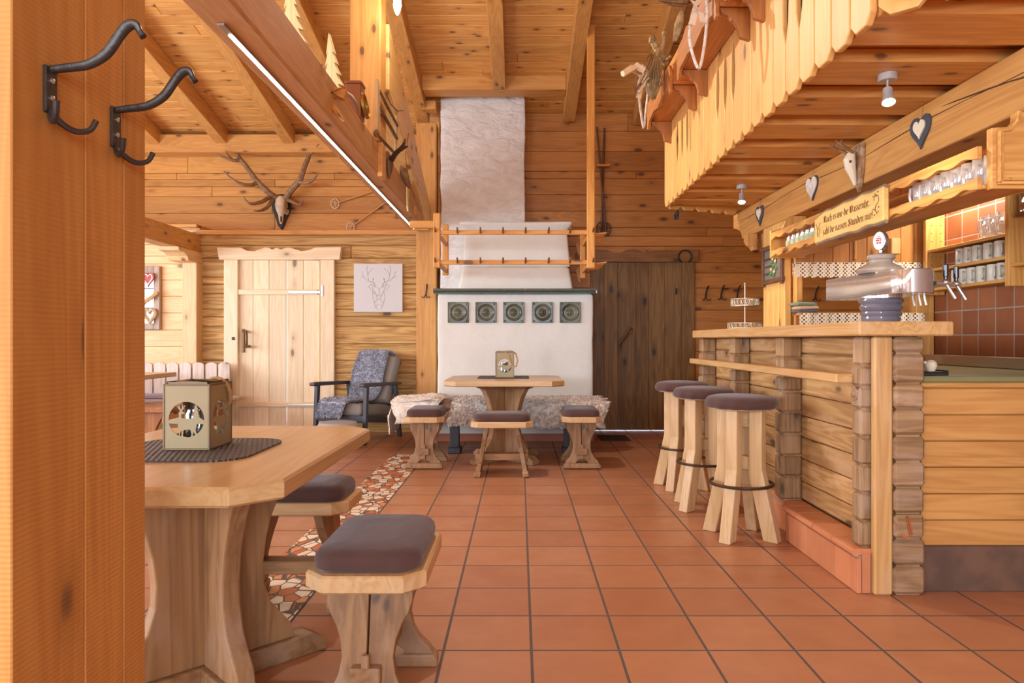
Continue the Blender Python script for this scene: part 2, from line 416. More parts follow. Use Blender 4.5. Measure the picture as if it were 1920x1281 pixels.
s = NT('crazy_paving')
vo = s.n('TexVoronoi'); vo.feature = 'DISTANCE_TO_EDGE'; vc = s.n('TexVoronoi')
for q in (vo, vc):
    s.l(s.scale(s.obj(), (1.25, 0.85, 1)), q.inputs['Vector']); q.inputs['Scale'].default_value = 14.5; q.inputs['Randomness'].default_value = 1.0
sepc = s.n('SeparateColor'); s.l(vc.outputs['Color'], sepc.inputs[0])
c = s.mix(s.ramp(sepc.outputs[0], 0.40, 0.46), srgb(236, 216, 186), srgb(214, 142, 92))
c = s.mix(s.ramp(sepc.outputs[1], 0.55, 0.6), c, srgb(190, 108, 66))
c = s.mix(s.ramp(sepc.outputs[2], 0.60, 0.64), c, srgb(240, 228, 206))
m = s.ramp(vo.outputs['Distance'], 0.035, 0.075)
s.bsdf(s.mix(m, srgb(84, 74, 66), c), 0.45, 0, s.bump(m, 0.4, 0.004), 0.4)
mb = MB(); mb.box(-1.185, -0.878, -3.0, 6.55, -0.02, 0.0012, 0)
setting(mb.build('floor_inlay', s.m), 'inlaid band of cream and orange broken stones in the floor', 'floor inlay')

def planks(mb, rows, x0, x1, yf, th=0.03, gap=0.003, joints=(1.7, 3.4), b=0.005, cuts=()):
    """Horizontal boards facing the room: rows of (z0, z1), split at random joints and around the cut-outs (x0,x1,z0,z1)."""
    for z0, z1 in rows:
        spans = [(x0, x1)]
        for c0, c1, d0, d1 in cuts:
            if min(z1, d1) - max(z0, d0) > 0.35 * (z1 - z0):
                spans = [q for a, e in spans for q in ((a, min(e, c0)), (max(a, c1), e)) if q[1] - q[0] > 0.02]
        for a, e in spans:
            x = a
            while e - x > 1e-4:
                L = random.uniform(*joints)
                if e - x - L < 0.7: L = e - x
                mb.box(x + gap / 3, x + L - gap / 3, yf, yf + th, z0 + gap / 2, z1 - gap / 2, b)
                x += L
def rows_from(vs, Y):
    zs = sorted(zv(v, Y) for v in vs); return list(zip(zs[:-1], zs[1:]))

# wall behind the stove and round the dark door
DX0, DX1, DZ = xu(1110, 8.25), xu(1278, 8.25), zv(492, 8.25)
mb = MB()
planks(mb, rows_from([140, 176, 212, 246, 284, 321, 335, 365, 396, 427, 443, 462, 492, 512, 540, 582, 620, 660, 700, 738, 776, 809], 8.25), -0.95, 4.3, 8.25, cuts=[(DX0 - 0.02, DX1 + 0.02, -1, DZ + 0.02)])
mb.box(-0.95, DX0 - 0.02, 8.283, 8.40, -0.05, 3.95, 0); mb.box(DX1 + 0.02, 4.3, 8.283, 8.40, -0.05, 3.95, 0); mb.box(DX0 - 0.02, DX1 + 0.02, 8.283, 8.40, DZ + 0.02, 3.95, 0)
setting(mb.build('wall_back', wallr('x')), 'brown pine plank wall round the dark door', 'wall')

# lower wall with the pale door
PX0, PX1, PZ = xu(447, 8.2), xu(601, 8.2), zv(487, 8.2)
mb = MB()
planks(mb, rows_from([440, 460, 484, 520, 533, 551, 580, 594, 612, 645, 676, 700, 730, 760, 786, 812], 8.2), -3.78, -0.95, 8.2, th=0.04, gap=0.006, b=0.008, cuts=[(PX0 - 0.01, PX1 + 0.01, -1, PZ + 0.005)])
mb.box(-3.78, PX0 - 0.01, 8.242, 8.36, 0, 2.3, 0); mb.box(PX1 + 0.01, -0.95, 8.242, 8.36, 0, 2.3, 0); mb.box(PX0 - 0.01, PX1 + 0.01, 8.242, 8.36, PZ + 0.005, 2.3, 0)
setting(mb.build('wall_back_lower', aged('x')), 'weathered plank wall either side of the pale door', 'wall')
mb = MB(); WX0, WX1, WZ0, WZ1 = -5.0, xu(303, 8.25), zv(618, 8.25), zv(500, 8.25)
zz = [0.0] + [zv(v, 8.25) for v in (785, 754, 720, 685, 650, 619, 587, 556, 525, 495, 480, 458, 430)]
planks(mb, list(zip(zz[:-1], zz[1:])), -6.3, -3.79, 8.25, cuts=[(WX0, WX1, WZ0 + 0.02, WZ1)])
for a, e, z0, z1 in ((-6.3, WX0, 0, 2.4), (WX1, -3.79, 0, 2.4), (WX0, WX1, 0, WZ0), (WX0, WX1, WZ1, 2.4)): mb.box(a, e, 8.281, 8.36, z0, z1, 0)
setting(mb.build('wall_alcove', palewall('x')), 'light pine plank wall behind the corner bench', 'wall')
# gable wall set back above the ledge
mb = MB(); planks(mb, rows_from([206, 250, 287, 325, 337, 350, 369, 400, 440], 8.85), -6.3, -0.9, 8.85, gap=0.004)
mb.box(-6.3, -0.9, 8.885, 9.0, 2.25, 4.1, 0)
setting(mb.build('wall_upper', wallw('x')), 'orange pine plank wall carrying the stag antlers', 'wall')
mb = MB(); mb.box(-6.3, -3.79, 8.2, 8.86, 2.40, 2.44, 0.004); mb.box(-3.785, -0.95, 8.17, 8.86, zv(440, 8.17), zv(431, 8.17), 0.004)
setting(mb.build('trim_1', wallw('x')), 'thin ledge board running above the pale door', 'trim')
mb = MB(); mb.box(-6.3, -1.0, 8.60, 8.85, zv(285, 8.6), zv(251, 8.6), 0.012)
setting(mb.build('wall_plate_beam', beamw('x')), 'long horizontal beam under the rafters above the antlers', 'beam')

# the rest of the shell
def wall_with_windows(name, label, axis, pos, a0, a1, z0, z1, wins, mat):
    mb = MB(); w0, w1 = 0.85, 2.35
    def bx(a, e, c, d):
        if axis == 'x': mb.box(pos - 0.1, pos + 0.1, a, e, c, d, 0)
        else: mb.box(a, e, pos - 0.1, pos + 0.1, c, d, 0)
    bx(a0, a1, z0, w0); bx(a0, a1, w1, z1); p = a0
    for c, d in wins: bx(p, c, w0, w1); p = d
    bx(p, a1, w0, w1)
    setting(mb.build(name, mat), label, 'wall')
wall_with_windows('wall_left', 'pine side wall with large windows', 'x', -6.4, -3.1, 9.2, 0, 5.6, [(-2.0, 0.6), (1.6, 4.2), (5.0, 7.4)], palewall('y'))
wall_with_windows('wall_front', 'pine wall with large windows behind the viewpoint', 'y', -3.1, -6.5, 4.4, 0, 5.6, [(-5.2, -2.6), (-1.6, 1.0), (1.8, 3.8)], palewall('x'))
mb = MB(); mb.box(2.70, 2.85, -3.0, 4.66, 0, 5.4, 0)
setting(mb.build('wall_bar', tiles('bar_wall_tiles', (172, 104, 64), (128, 70, 42), (160, 142, 122), 0.1495, (0.075, 0.06), 'YZ', 0.008, 0.4)), 'rust tiled wall behind the bar', 'wall')
mb = MB(); mb.box(4.3, 4.4, 4.4, 8.4, 0, 4.4, 0); mb.box(2.85, 4.4, 4.5, 4.6, 0, 5.0, 0)
setting(mb.build('wall_right', wallw('y')), 'pine wall of the passage beyond the bar', 'wall')

mb = MB(); RM = Matrix.Translation((0, 8.25, 3.76)) @ Matrix.Rotation(-TH, 4, 'X')   # local y runs along the slope, up towards -y
y = 0.95
while y > -6.6:
    x = XL
    while x < XR - 0.01:
        L = random.uniform(2.6, 4.2)
        if XR - x - L < 1.2: L = XR - x
        mb.box(x, x + L - 0.002, y - 0.146, y, 0, 0.02, 0.009, RM); x += L
    y -= 0.15
mb.box(XL, XR, -6.6, 0.95, 0.021, 0.06, 0, RM)
zr = roof_z(1.8)
mb.add([(XL, 1.82, zr), (XR, 1.82, zr), (XR, -3.2, zr - 1.0), (XL, -3.2, zr - 1.0), (XL, 1.82, zr + .05), (XR, 1.82, zr + .05), (XR, -3.2, zr - .95), (XL, -3.2, zr - .95)], [[0, 1, 2, 3], [7, 6, 5, 4], [0, 4, 5, 1], [2, 6, 7, 3], [1, 5, 6, 2], [0, 3, 7, 4]])
setting(mb.build('ceiling', ceilw('x')), 'sloping ceiling of narrow pine boards', 'ceiling')

for x, y1, lab in ((-4.50, 8.8, 'ceiling rafter next to the sawn pillar, over the corner bench'), (-3.67, 8.8, 'ceiling rafter meeting the long beam above the pale door header'), (-2.84, 8.8, 'ceiling rafter meeting the long beam just above the stag antlers'),
                   (-1.98, 8.8, 'ceiling rafter passing behind the wooden fir tree ornaments'), (-1.12, 8.2, 'ceiling rafter coming down behind the hanging lamp to the stove post'), (0.575, 8.12, 'ceiling rafter that holds the tall post of the drying rack'), (1.40, 8.2, 'ceiling rafter coming down behind the dried flowers of the balcony')):
    mb = MB(); c = math.cos(TH)
    mb.box(x - 0.07, x + 0.07, -6.4, (y1 - 8.25) / c, -0.185, -0.002, 0.006, RM)
    setting(mb.build('rafter', beamw('y')), lab, 'rafter')
mb = MB(); mb.box(-0.29, -0.145, -6.4, (7.5 - 8.25) / math.cos(TH), -0.165, -0.002, 0.006, RM)
setting(mb.build('rafter', beamw('y')), 'short ceiling rafter ending on the trimmer beam above the chimney', 'rafter')
mb = MB(); mb.box(-1.05, 0.505, 7.5, 7.73, 3.766, 3.93, 0.008)
setting(mb.build('trimmer_beam', beamw('x')), 'cross beam tucked between two rafters just above the white chimney', 'beam')
mb = MB(); mb.box(-1.09, -0.935, 7.8, 7.95, 3.655, 3.755, 0.006)
setting(mb.build('roof_block', beamw('x')), 'small timber block beside the chimney top', 'beam')

# the tie beam, king post, strut and stove post
mb = MB(); mb.box(-1.25, -1.06, 0.6, 7.95, 2.325, 2.56, 0.012)
tie = setting(mb.build('tie_beam', tiew('y')), 'heavy beam with the light strip running overhead into the room', 'beam')
mb = MB(); mb.box(-1.10, -1.035, 7.0, 7.94, 2.335, 2.42, 0.004); mb.box(-1.062, -1.025, 5.22, 5.36, 2.30, 2.56, 0.004)
mb.build('strap', beamw('y'), tie)
mb = MB(); mb.box(-1.262, -1.035, 5.2, 5.42, 2.56, roof_z(5.3) - 0.01, 0.008)
setting(mb.build('king_post', beamw('z')), 'stout post standing on the heavy beam, split and knotted', 'post')
mb = MB(); mb.prism([(5.42, 3.02), (5.42, 3.53), (8.15, 2.50), (8.15, 2.42), (7.8, 2.30)], 'x', -1.2, -1.01)
setting(mb.build('roof_strut', wood('strut_spruce_lamplit', (240, 186, 116), (214, 150, 78), axis='y', knots=0.5), bev=0.006), 'lamplit sloping strut from the post down to the end of the heavy beam', 'strut')  # paler than the beams: lamp light put into the colour
mb = MB(); mb.box(-1.177, -0.947, 7.96, 8.19, 0, 3.56, 0.012)
setting(mb.build('stove_post', beamw('z')), 'square timber post beside the white stove', 'post')

# LED strip in the beam
t = thing('light_strip', 'thin glowing light strip set along the underside of the heavy beam', 'light strip', (-1.176, 5.4, 2.325))
mb = MB(); mb.box(-1.19, -1.162, 2.75, 7.9, 2.315, 2.3248, 0.001); mb.build('channel', M_STEEL, t, world=True)
mb = MB(); mb.box(-1.184, -1.168, 2.84, 7.86, 2.311, 2.3152, 0.001); mb.build('diffuser', M_LED, t, world=True)

# corner post with the short beam over the bench
mb = MB(); mb.box(xu(347, 8.12), xu(374, 8.12), 8.05, 8.22, 0, zv(493, 8.1), 0.008)
setting(mb.build('corner_post', palewall('z')), 'pale corner post beside the corner bench', 'post')
mb = MB(); mb.box(-3.93, -3.74, 4.0, 8.2, 2.10, 2.31, 0.01)
bb = setting(mb.build('bench_beam', beamw('y')), 'short beam resting on the pale corner post', 'beam')
mb = MB(); mb.prism([(7.62, 2.10), (8.2, 2.10), (8.2, 1.97), (7.86, 1.97), (7.83, 2.02), (7.76, 2.05), (7.64, 2.06)], 'x', -3.95, -3.72)
mb.build('bracket', palewall('y'), bb, bev=0.006)

# ------------------------------------------------------------------ big sawn pillar at the front
mb = MB()
for y0, y1 in ((1.032, 1.206), (1.207, 1.323), (1.324, 1.402)): mb.box(-1.02, -0.75, y0, y1 - 0.0012, 0, 4.6, 0.0022)
pil = setting(mb.build('pillar', pillarw('z')), 'broad laminated timber pillar with rough sawn face close by', 'pillar')
def coat_hook(name, label, y, z, s=1.0):
    t = thing(name, label, 'coat hook', (-0.75, y, z))
    mb = MB(); mb.box(0.0, 0.006, -0.014, 0.014, -0.052, 0.022, 0.002)
    mb.build('back_plate', M_IRON, t)
    mb = MB(); mb.tube(smooth([(0.004, 0, 0.018), (0.03, 0.002, 0.022), (0.062, 0.004, 0.028), (0.09, 0.005, 0.046), (0.110, 0.005, 0.074), (0.124, 0.005, 0.090), (0.136, 0.005, 0.092), (0.142, 0.006, 0.082), (0.148, 0.006, 0.073)]), ramp_r([.0055, .006, .0065, .007, .007, .0075, .0065, .0045, .0055]), 10, flat=1.15)
    mb.build('upper_hook', M_IRON, t)
    for q in (-1, 1):
        mb = MB(); mb.tube(smooth([(0.005, 0, -0.045), (0.012, 0.010 * q, -0.062), (0.026, 0.026 * q, -0.072), (0.040, 0.042 * q, -0.066), (0.046, 0.05 * q, -0.048)]), ramp_r([.0055, .0055, .005, .0045, .005]), 8)
        mb.build('lower_hook', M_IRON, t)
    for dz in (0.0, -0.028):
        mb = MB(); mb.ball((0.007, 0, dz), (0.003, 0.005, 0.005), 5); mb.build('screw', M_STEEL, t)
    return t
coat_hook('coat_hook', 'black iron coat hook on the sawn pillar, the larger near one', 1.112, zv(152, 1.112))
coat_hook('coat_hook', 'black iron coat hook on the sawn pillar at its edge, the lower one', 1.292, zv(225, 1.292))

# ------------------------------------------------------------------ doors
t = thing('door_1', 'pale spruce split door with wavy header board', 'door', (-2.8, 8.2, 0), kind='structure')
mb = MB(); xs = [xu(u, 8.19) for u in (447, 475, 505, 537)]
for a, e in zip(xs[:-1], xs[1:]): mb.box(a, e - 0.003, 8.185, 8.22, 0.02, PZ, 0.004)
mb.build('door_leaf', pale('z'), t, world=True)
mb = MB(); xs = [xu(u, 8.19) for u in (538, 569, 600)]
for a, e in zip(xs[:-1], xs[1:]): mb.box(a + 0.002, e - 0.002, 8.183, 8.22, 0.02, PZ - 0.01, 0.004)
mb.build('door_leaf', pale('z'), t, world=True)
for v0, v1 in ((543, 553), (754, 763)):
    mb = MB(); mb.box(xu(445, 8.17), xu(596, 8.17), 8.15, 8.19, zv(v1, 8.17), zv(v0, 8.17), 0.006); r = mb.build('rail', pale('x'), t, world=True)
    mb = MB(); mb.box(xu(540, 8.14), xu(600, 8.14), 8.138, 8.151, zv(v1 - 2.5, 8.14), zv(v0 + 2.5, 8.14), 0.002); mb.build('hinge_strap', M_STEEL, r)
    for o in [r.children[0]]:
        o.data.transform(Matrix.Translation(-Vector(t.location)))
mb = MB(); mb.box(xu(602, 8.14), xu(606, 8.14), 8.13, 8.17, zv(556, 8.14), zv(535, 8.14), 0.002); mb.build('hinge', M_STEEL, t, world=True)
for u0, u1 in ((420, 446.5), (601, 627)):
    mb = MB(); mb.box(xu(u0, 8.15), xu(u1, 8.15), 8.14, 8.2, 0, zv(487, 8.15), 0.006); mb.build('door_frame', pale('z'), t, world=True)
mb = MB(); hy = 8.12
pts = [(407, 464), (452, 464.5), (463, 470), (477, 471), (489, 467), (498, 464), (505, 465), (511, 468), (519, 464.5), (527, 468), (533, 466), (541, 464), (553, 467), (566, 471), (580, 469), (592, 464), (640, 463), (637, 487), (411, 487)]
mb.prism([(xu(u, hy), zv(v, hy)) for u, v in pts][::-1], 'y', 8.11, 8.2); mb.build('door_header', pale('x'), t, world=True, bev=0.004)
mb = MB(); mb.box(xu(453, 8.17), xu(458, 8.17), 8.165, 8.19, zv(661, 8.17), zv(617, 8.17), 0.004); hb = mb.build('handle', M_BRONZE, t, world=True)
mb = MB(); P = lambda u, v, y: at(u, v, y) - Vector(t.location)
mb.tube([P(456, 621, 8.18), P(461, 622, 8.12), P(462, 630, 8.11), P(462, 645, 8.11), P(461, 650, 8.12)], 0.016, 8); mb.tube([P(458, 650, 8.17), P(461, 650, 8.12), P(468, 649, 8.09)], 0.014, 8)
mb.build('grip', M_BRONZE, hb)
mb = MB(); mb.box(xu(435, 8.14), xu(440, 8.14), 8.13, 8.15, zv(638, 8.14), zv(632, 8.14), 0.002); mb.build('keyhole', M_BLACK, t, world=True)

t = thing('door_2', 'dark stained plank door with slanting wooden handle', 'door', (1.39, 8.25, 0), kind='structure')
mb = MB(); x = DX0 - 0.035; ws = [0.17, 0.15, 0.2, 0.14, 0.18, 0.19]; k = sum(ws) / (DX1 - DX0 + 0.05)
for w in ws:
    mb.box(x, x + w / k - 0.002, 8.285, 8.32, 0.010, DZ + 0.04, 0.004); x += w / k
mb.build('door_leaf', darkdoor('z'), t, world=True)
mb = MB(); mb.box(xu(1278, 8.22), xu(1303, 8.22), 8.215, 8.255, 0, zv(491, 8.22), 0.006); mb.build('door_frame', darkdoor('z'), t, world=True)
mb = MB(); pts = [(1080, 474), (1118, 468), (1137, 469), (1150, 475), (1163, 475), (1175, 469), (1188, 467), (1200, 470), (1207, 476), (1222, 470), (1310, 468), (1310, 491), (1080, 491)]
mb.prism([(xu(u, 8.2), zv(v, 8.2)) for u, v in pts][::-1], 'y', 8.19, 8.25); mb.build('door_header', wood('header_spruce', (158, 102, 52), (112, 68, 32), axis='x', knots=0.8), t, world=True, bev=0.004)
mb = MB(); mb.tube([at(1160, 648, 8.23), at(1184, 614, 8.23)], 0.024, 8, flat=0.7); mb.box(xu(1178, 8.25), xu(1184, 8.25), 8.22, 8.287, zv(626, 8.25), zv(620, 8.25), 0.003); mb.build('handle', wood('handle_ash', (128, 84, 48), (88, 56, 30), axis='z', knots=0), t, world=True)
mb = MB(); mb.box(xu(1268, 8.24), xu(1270, 8.24), 8.26, 8.286, zv(552, 8.24), zv(540, 8.24), 0.001); mb.build('keyhole', M_BLACK, t, world=True)
mb = MB(); mb.box(xu(1122, 7.7), xu(1176, 7.7), 7.45, 7.85, 0.001, 0.010, 0.003)
tag(mb.build('doormat', plain('rubber_mat', (58, 44, 38), 0.9, nscale=60, namp=0.2, bump=0.3)), 'small dark doormat in front of the stained door', 'doormat')
mb = MB(); cx, cz = xu(1285, 8.17), zv(481, 8.17)
mb.tube([(cx + 0.075 * math.cos(R(a)), 8.184, cz + 0.075 * math.sin(R(a))) for a in range(-60, 241, 20)], 0.013, 6, flat=0.6)
tag(mb.build('horseshoe', M_IRON, loc=(cx, 8.178, cz)), 'iron horseshoe on the corner of the dark door header', 'horseshoe')

# alcove window with hanging hearts
t = thing('window_1', 'weathered window frame hung with hearts in the bench corner', 'window', (-4.6, 8.25, WZ0), kind='structure')
mb = MB()
for a, e, z0, z1 in ((WX0, WX0 + 0.09, WZ0, WZ1), (WX1 - 0.07, WX1, WZ0, WZ1), (WX0 + 0.09, WX1 - 0.07, WZ0, WZ0 + 0.07), (WX0 + 0.09, WX1 - 0.07, WZ1 - 0.14, WZ1)): mb.box(a, e, 8.20, 8.29, z0, z1, 0.005)
mb.build('window_frame', wood('grey_window_wood', (176, 142, 116), (140, 106, 84), axis='z', knots=0.2), t, world=True)
mb = MB()
for v in (541, 578): mb.box(WX0 + 0.08, WX1 - 0.03, 8.225, 8.235, zv(v, 8.23) - 0.005, zv(v, 8.23) + 0.005, 0.001)
for x in (-4.62,): mb.box(x - 0.006, x + 0.006, 8.226, 8.234, WZ0 + 0.05, WZ1 - 0.1, 0.001)
mb.build('glazing_bar', M_IRON, t, world=True)
mb = MB(); mb.box(WX0 + 0.08, WX1 - 0.06, 8.245, 8.249, WZ0 + 0.05, WZ1 - 0.12, 0); mb.build('pane', M_GLASS, t, world=True)
def heart(sx, sz, n=28):
    return [(sx * 0.5 * (16 * math.sin(a) ** 3) / 16.0, sz * ((13 * math.cos(a) - 5 * math.cos(2 * a) - 2 * math.cos(3 * a) - math.cos(4 * a)) + 2.5) / 29.0) for a in [2 * PI * k / n for k in range(n)]]
c = at(278, 525, 8.17); mb = MB(); mb.prism([(c.x + x, c.z + z) for x, z in heart(0.14, 0.17)], 'y', 8.165, 8.18)
mb2 = MB(); mb2.tube([(c.x + .85 * x, 8.162, c.z + .85 * z) for x, z in heart(0.12, 0.15)], 0.006, 5, closed=True)
t2 = thing('heart_ornament', 'red felt heart hanging at the top of the alcove window', 'heart ornament', (c.x, 8.172, c.z))
mb.build('heart_body', M_RED, t2, world=True); mb2.build('piping', M_WHITE, t2, world=True)
c = at(281, 593, 8.17); mb = MB(); mb.tube([(c.x + x, 8.17, c.z + z) for x, z in heart(0.13, 0.15)], 0.02, 6, closed=True)
tag(mb.build('hanging_heart', wood('heart_ring_wood', (196, 156, 112), (150, 108, 72), axis='z', knots=0), loc=tuple(c)), 'open wooden heart ring hanging low in the alcove window', 'heart ornament')
mb = MB(); pts = [at(u, v, 8.165) for u, v in ((262, 572), (270, 568), (277, 562), (284, 558), (290, 552), (296, 549))]
for k in range(3):
    mb.tube([Vector(p) + Vector((0, 0, 0.018 * math.sin(i * 2.2 + k * 2.1))) for i, p in enumerate(pts)], 0.014, 6)
tag(mb.build('straw_garland', M_ROPE, loc=tuple(pts[2])), 'plaited straw garland across the alcove window', 'garland')
# ------------------------------------------------------------------ tiled stove and chimney
t = thing('tiled_stove', 'white plastered tiled stove with green mantel and stepped hood', 'stove', (-0.05, 7.83, 0))
def bumpy_box(x0, x1, y0, y1, z0, z1, top=None, amp=0.006, n=(26, 14, 26), rnd=0.02, seed=0):
    """A hand-trowelled block: faces subdivided and gently uneven, top face optionally smaller."""
    tx0, tx1, ty0, ty1 = top or (x0, x1, y0, y1); mb = MB(); rings = []
    def outline(a, e, c, d, r):
        pts = []
        for cx, cy, a0 in ((e - r, d - r, 0), (a + r, d - r, 90), (a + r, c + r, 180), (e - r, c + r, 270)):
            for k in range(4): pts.append((cx + r * math.cos(R(a0 + 30 * k)), cy + r * math.sin(R(a0 + 30 * k))))
        out = []
        for i, p in enumerate(pts):
            q = pts[(i + 1) % len(pts)]; L = math.hypot(q[0] - p[0], q[1] - p[1]); m = max(1, int(L / 0.05))
            out += [(p[0] + (q[0] - p[0]) * k / m, p[1] + (q[1] - p[1]) * k / m) for k in range(m)]
        return out
    base = outline(x0, x1, y0, y1, rnd)
    zs = [(z0, 0)] + [(z0 + (z1 - rnd - z0) * k / n[2], 0) for k in range(n[2] + 1)][1:] + [(z1 - rnd * 0.35, rnd * 0.3), (z1, rnd)]
    for z, ins in zs:
        f = (z - z0) / (z1 - z0); ring = []
        cx, cy = (x0 + x1) / 2, (y0 + y1) / 2
        for px, py in base:
            u = (px - x0) / (x1 - x0); v = (py - y0) / (y1 - y0)
            qx = (1 - f) * px + f * (tx0 + u * (tx1 - tx0)); qy = (1 - f) * py + f * (ty0 + v * (ty1 - ty0))
            dx, dy = qx - cx, qy - cy
            k = 1 - ins / max(0.2, max(abs(dx), abs(dy)))
            nn = noise.noise(Vector((px * 3.1 + seed, py * 3.1, z * 3.1))) + 0.5 * noise.noise(Vector((px * 9 + seed, py * 9, z * 9)))
            L = math.hypot(dx, dy) or 1
            ring.append((cx + dx * k + dx / L * nn * amp, cy + dy * k + dy / L * nn * amp, z))
        rings.append(ring)
    mb.loft(rings, cap=True); return mb
bumpy_box(-0.87, 0.782, 7.41, 8.24, 0.0, 1.565, amp=0.008, seed=1).build('stove_body', M_CREAM, t, world=True, sharp=60)
mb = MB(); mb.box(-0.875, 0.79, 7.40, 7.42, 0.0, 0.085, 0.004); mb.build('skirting', plain('terracotta_skirting', (170, 96, 60), 0.5), t, world=True)
# mantel of glazed tiles
mb = MB(); xs = [xu(u, 7.3) for u in (812, 859, 901, 945, 985, 1027, 1073, 1118)]
prof = [(7.42, 1.567), (7.335, 1.567), (7.325, 1.575), (7.335, 1.585), (7.30, 1.592), (7.29, 1.603), (7.292, 1.612), (7.31, 1.618), (7.42, 1.618)]
for a, e in zip(xs[:-1], xs[1:]): mb.prism(prof, 'x', a + 0.0012, e - 0.0012)
for x0, x1 in ((-0.93, -0.86), (0.772, 0.842)):
    for k in range(3): mb.box(x0 + 0.01, x1 - 0.01, 7.425 + 0.27 * k, 7.69 + 0.27 * k, 1.567, 1.618, 0.008)
mb.box(-0.86, 0.77, 7.42, 8.2, 1.567, 1.606, 0.003)
mb.build('mantel', M_GREEN, t, world=True)
for u in (859, 911, 963, 1017, 1069):
    cx, cz = xu(u, 7.4), zv(586, 7.4); mb = MB(); h = 0.111
    mb.box(cx - h, cx + h, 7.392, 7.43, cz - h, cz + h, 0.006)
    MM = Matrix.Translation((cx, 7.392, cz)) @ Matrix.Rotation(R(90), 4, 'X')
    mb.lathe([(0.092, 0.0), (0.090, 0.008), (0.083, 0.014), (0.076, 0.008), (0.066, 0.003), (0.05, 0.006), (0.04, 0.003), (0.028, 0.008), (0.022, 0.005), (0.012, 0.012), (0.0005, 0.013)], 28, M=MM)
    for sx in (-1, 1):
        for sz in (-1, 1): mb.ball((cx + sx * 0.09, 7.394, cz + sz * 0.09), (0.013, 0.006, 0.013), 5)
    for sg in (-1, 1):
        mb.box(cx - h + 0.003, cx + h - 0.003, 7.386, 7.396, cz + sg * 0.105 - 0.005, cz + sg * 0.105 + 0.005, 0.003); mb.box(cx + sg * 0.105 - 0.005, cx + sg * 0.105 + 0.005, 7.386, 7.396, cz - h + 0.003, cz + h - 0.003, 0.003)
    mb.build('relief_tile', M_RELIEF, t, world=True)
bumpy_box(-0.675, 0.592, 7.60, 8.24, 1.60, 1.885, top=(-0.62, 0.545, 7.66, 8.24), amp=0.005, n=(0, 0, 10), rnd=0.03, seed=4).build('lower_hood', M_CREAM, t, world=True, sharp=60)
bumpy_box(-0.62, 0.555, 7.65, 8.24, 1.88, 2.285, top=(-0.60, 0.525, 7.70, 8.24), amp=0.005, n=(0, 0, 12), rnd=0.02, seed=7).build('upper_hood', M_CREAM, t, world=True, sharp=60)
bumpy_box(-0.60, 0.525, 7.66, 8.24, 2.275, 2.362, top=(-0.675, 0.60, 7.58, 8.24), amp=0.004, n=(0, 0, 4), rnd=0.03, seed=9).build('hood_cap', M_CREAM, t, world=True, sharp=60)
t2 = bumpy_box(xu(826, 7.9), xu(984, 7.9), 7.9, 8.24, 1.60, 3.84, amp=0.012, rnd=0.015, n=(0, 0, 60), seed=21).build('chimney', M_PLASTER, None, sharp=60, loc=(-0.4, 8.07, 1.6))
setting(t2, 'tall rough white chimney rising behind the stepped stove hood', 'chimney')

# ------------------------------------------------------------------ drying rack round the stove
t = thing('drying_rack', 'wooden drying rack with peg rails hung round the stove hood', 'drying rack', (-0.05, 6.6, 1.75))
def part(mbx, name, mat, **k): return mbx.build(name, mat, t, world=True, **k)
X0, X1, YA, YB = -0.80, 0.70, 6.6, 7.42
mb = MB(); mb.box(X0 - .012, X0 + .055, YA - 0.03, YA + 0.01, zv(503, YA), zv(400, YA), 0.008); part(mb, 'post', rackw('z'))
mb = MB(); mb.box(0.635, 0.712, YA - 0.03, YA + 0.012, zv(504, YA), 4.05, 0.008); part(mb, 'post', rackw('z'))
mb = MB(); mb.box(-0.82, -0.755, YB, YB + 0.04, zv(516, YB), zv(420, YB), 0.008); part(mb, 'post', rackw('z'))
mb = MB(); mb.box(0.645, 0.705, YB, YB + 0.04, zv(522, YB), zv(440, YB), 0.008); part(mb, 'post', rackw('z'))
mb = MB(); mb.box(-1.04, -0.80, YA + 0.012, YA + 0.07, zv(427, YA), zv(413, YA), 0.006); part(mb, 'bracket', rackw('x'))
for v in (436, 492):
    z = zv(v, YA); mb = MB(); mb.box(X0 + 0.05, 0.64, YA - 0.012, YA + 0.012, z - 0.022, z + 0.022, 0.005); part(mb, 'front_rail', rackw('x'))
    for x in (X0 + .02, 0.675):
        mb = MB(); mb.box(x - 0.012, x + 0.012, YA + 0.012, YB, z - 0.022, z + 0.022, 0.005); part(mb, 'side_rail', rackw('y'))
    for u in (817, 858, 901, 943, 985, 1028, 1068, 1111):
        x = xu(u, YA); mb = MB(); mb.tube([(x, YA - 0.01, z - 0.005), (x + 0.004, YA - 0.085, z + 0.03)], 0.011, 4); part(mb, 'peg', pegw('y'))
    for k in range(7):
        y = YA + 0.10 + 0.105 * k
        mb = MB(); mb.tube([(0.685, y, z - 0.004), (0.835, y, z + 0.012)], 0.010, 4); part(mb, 'peg', rackw('x'))
for z in (2.0, 1.72):
    mb = MB(); mb.prism([(0.60, z + 0.10), (0.645, z + 0.16), (0.645, z - 0.03), (0.63, z - 0.02)], 'y', YB + 0.005, YB + 0.03); part(mb, 'stay', pegw('z'))

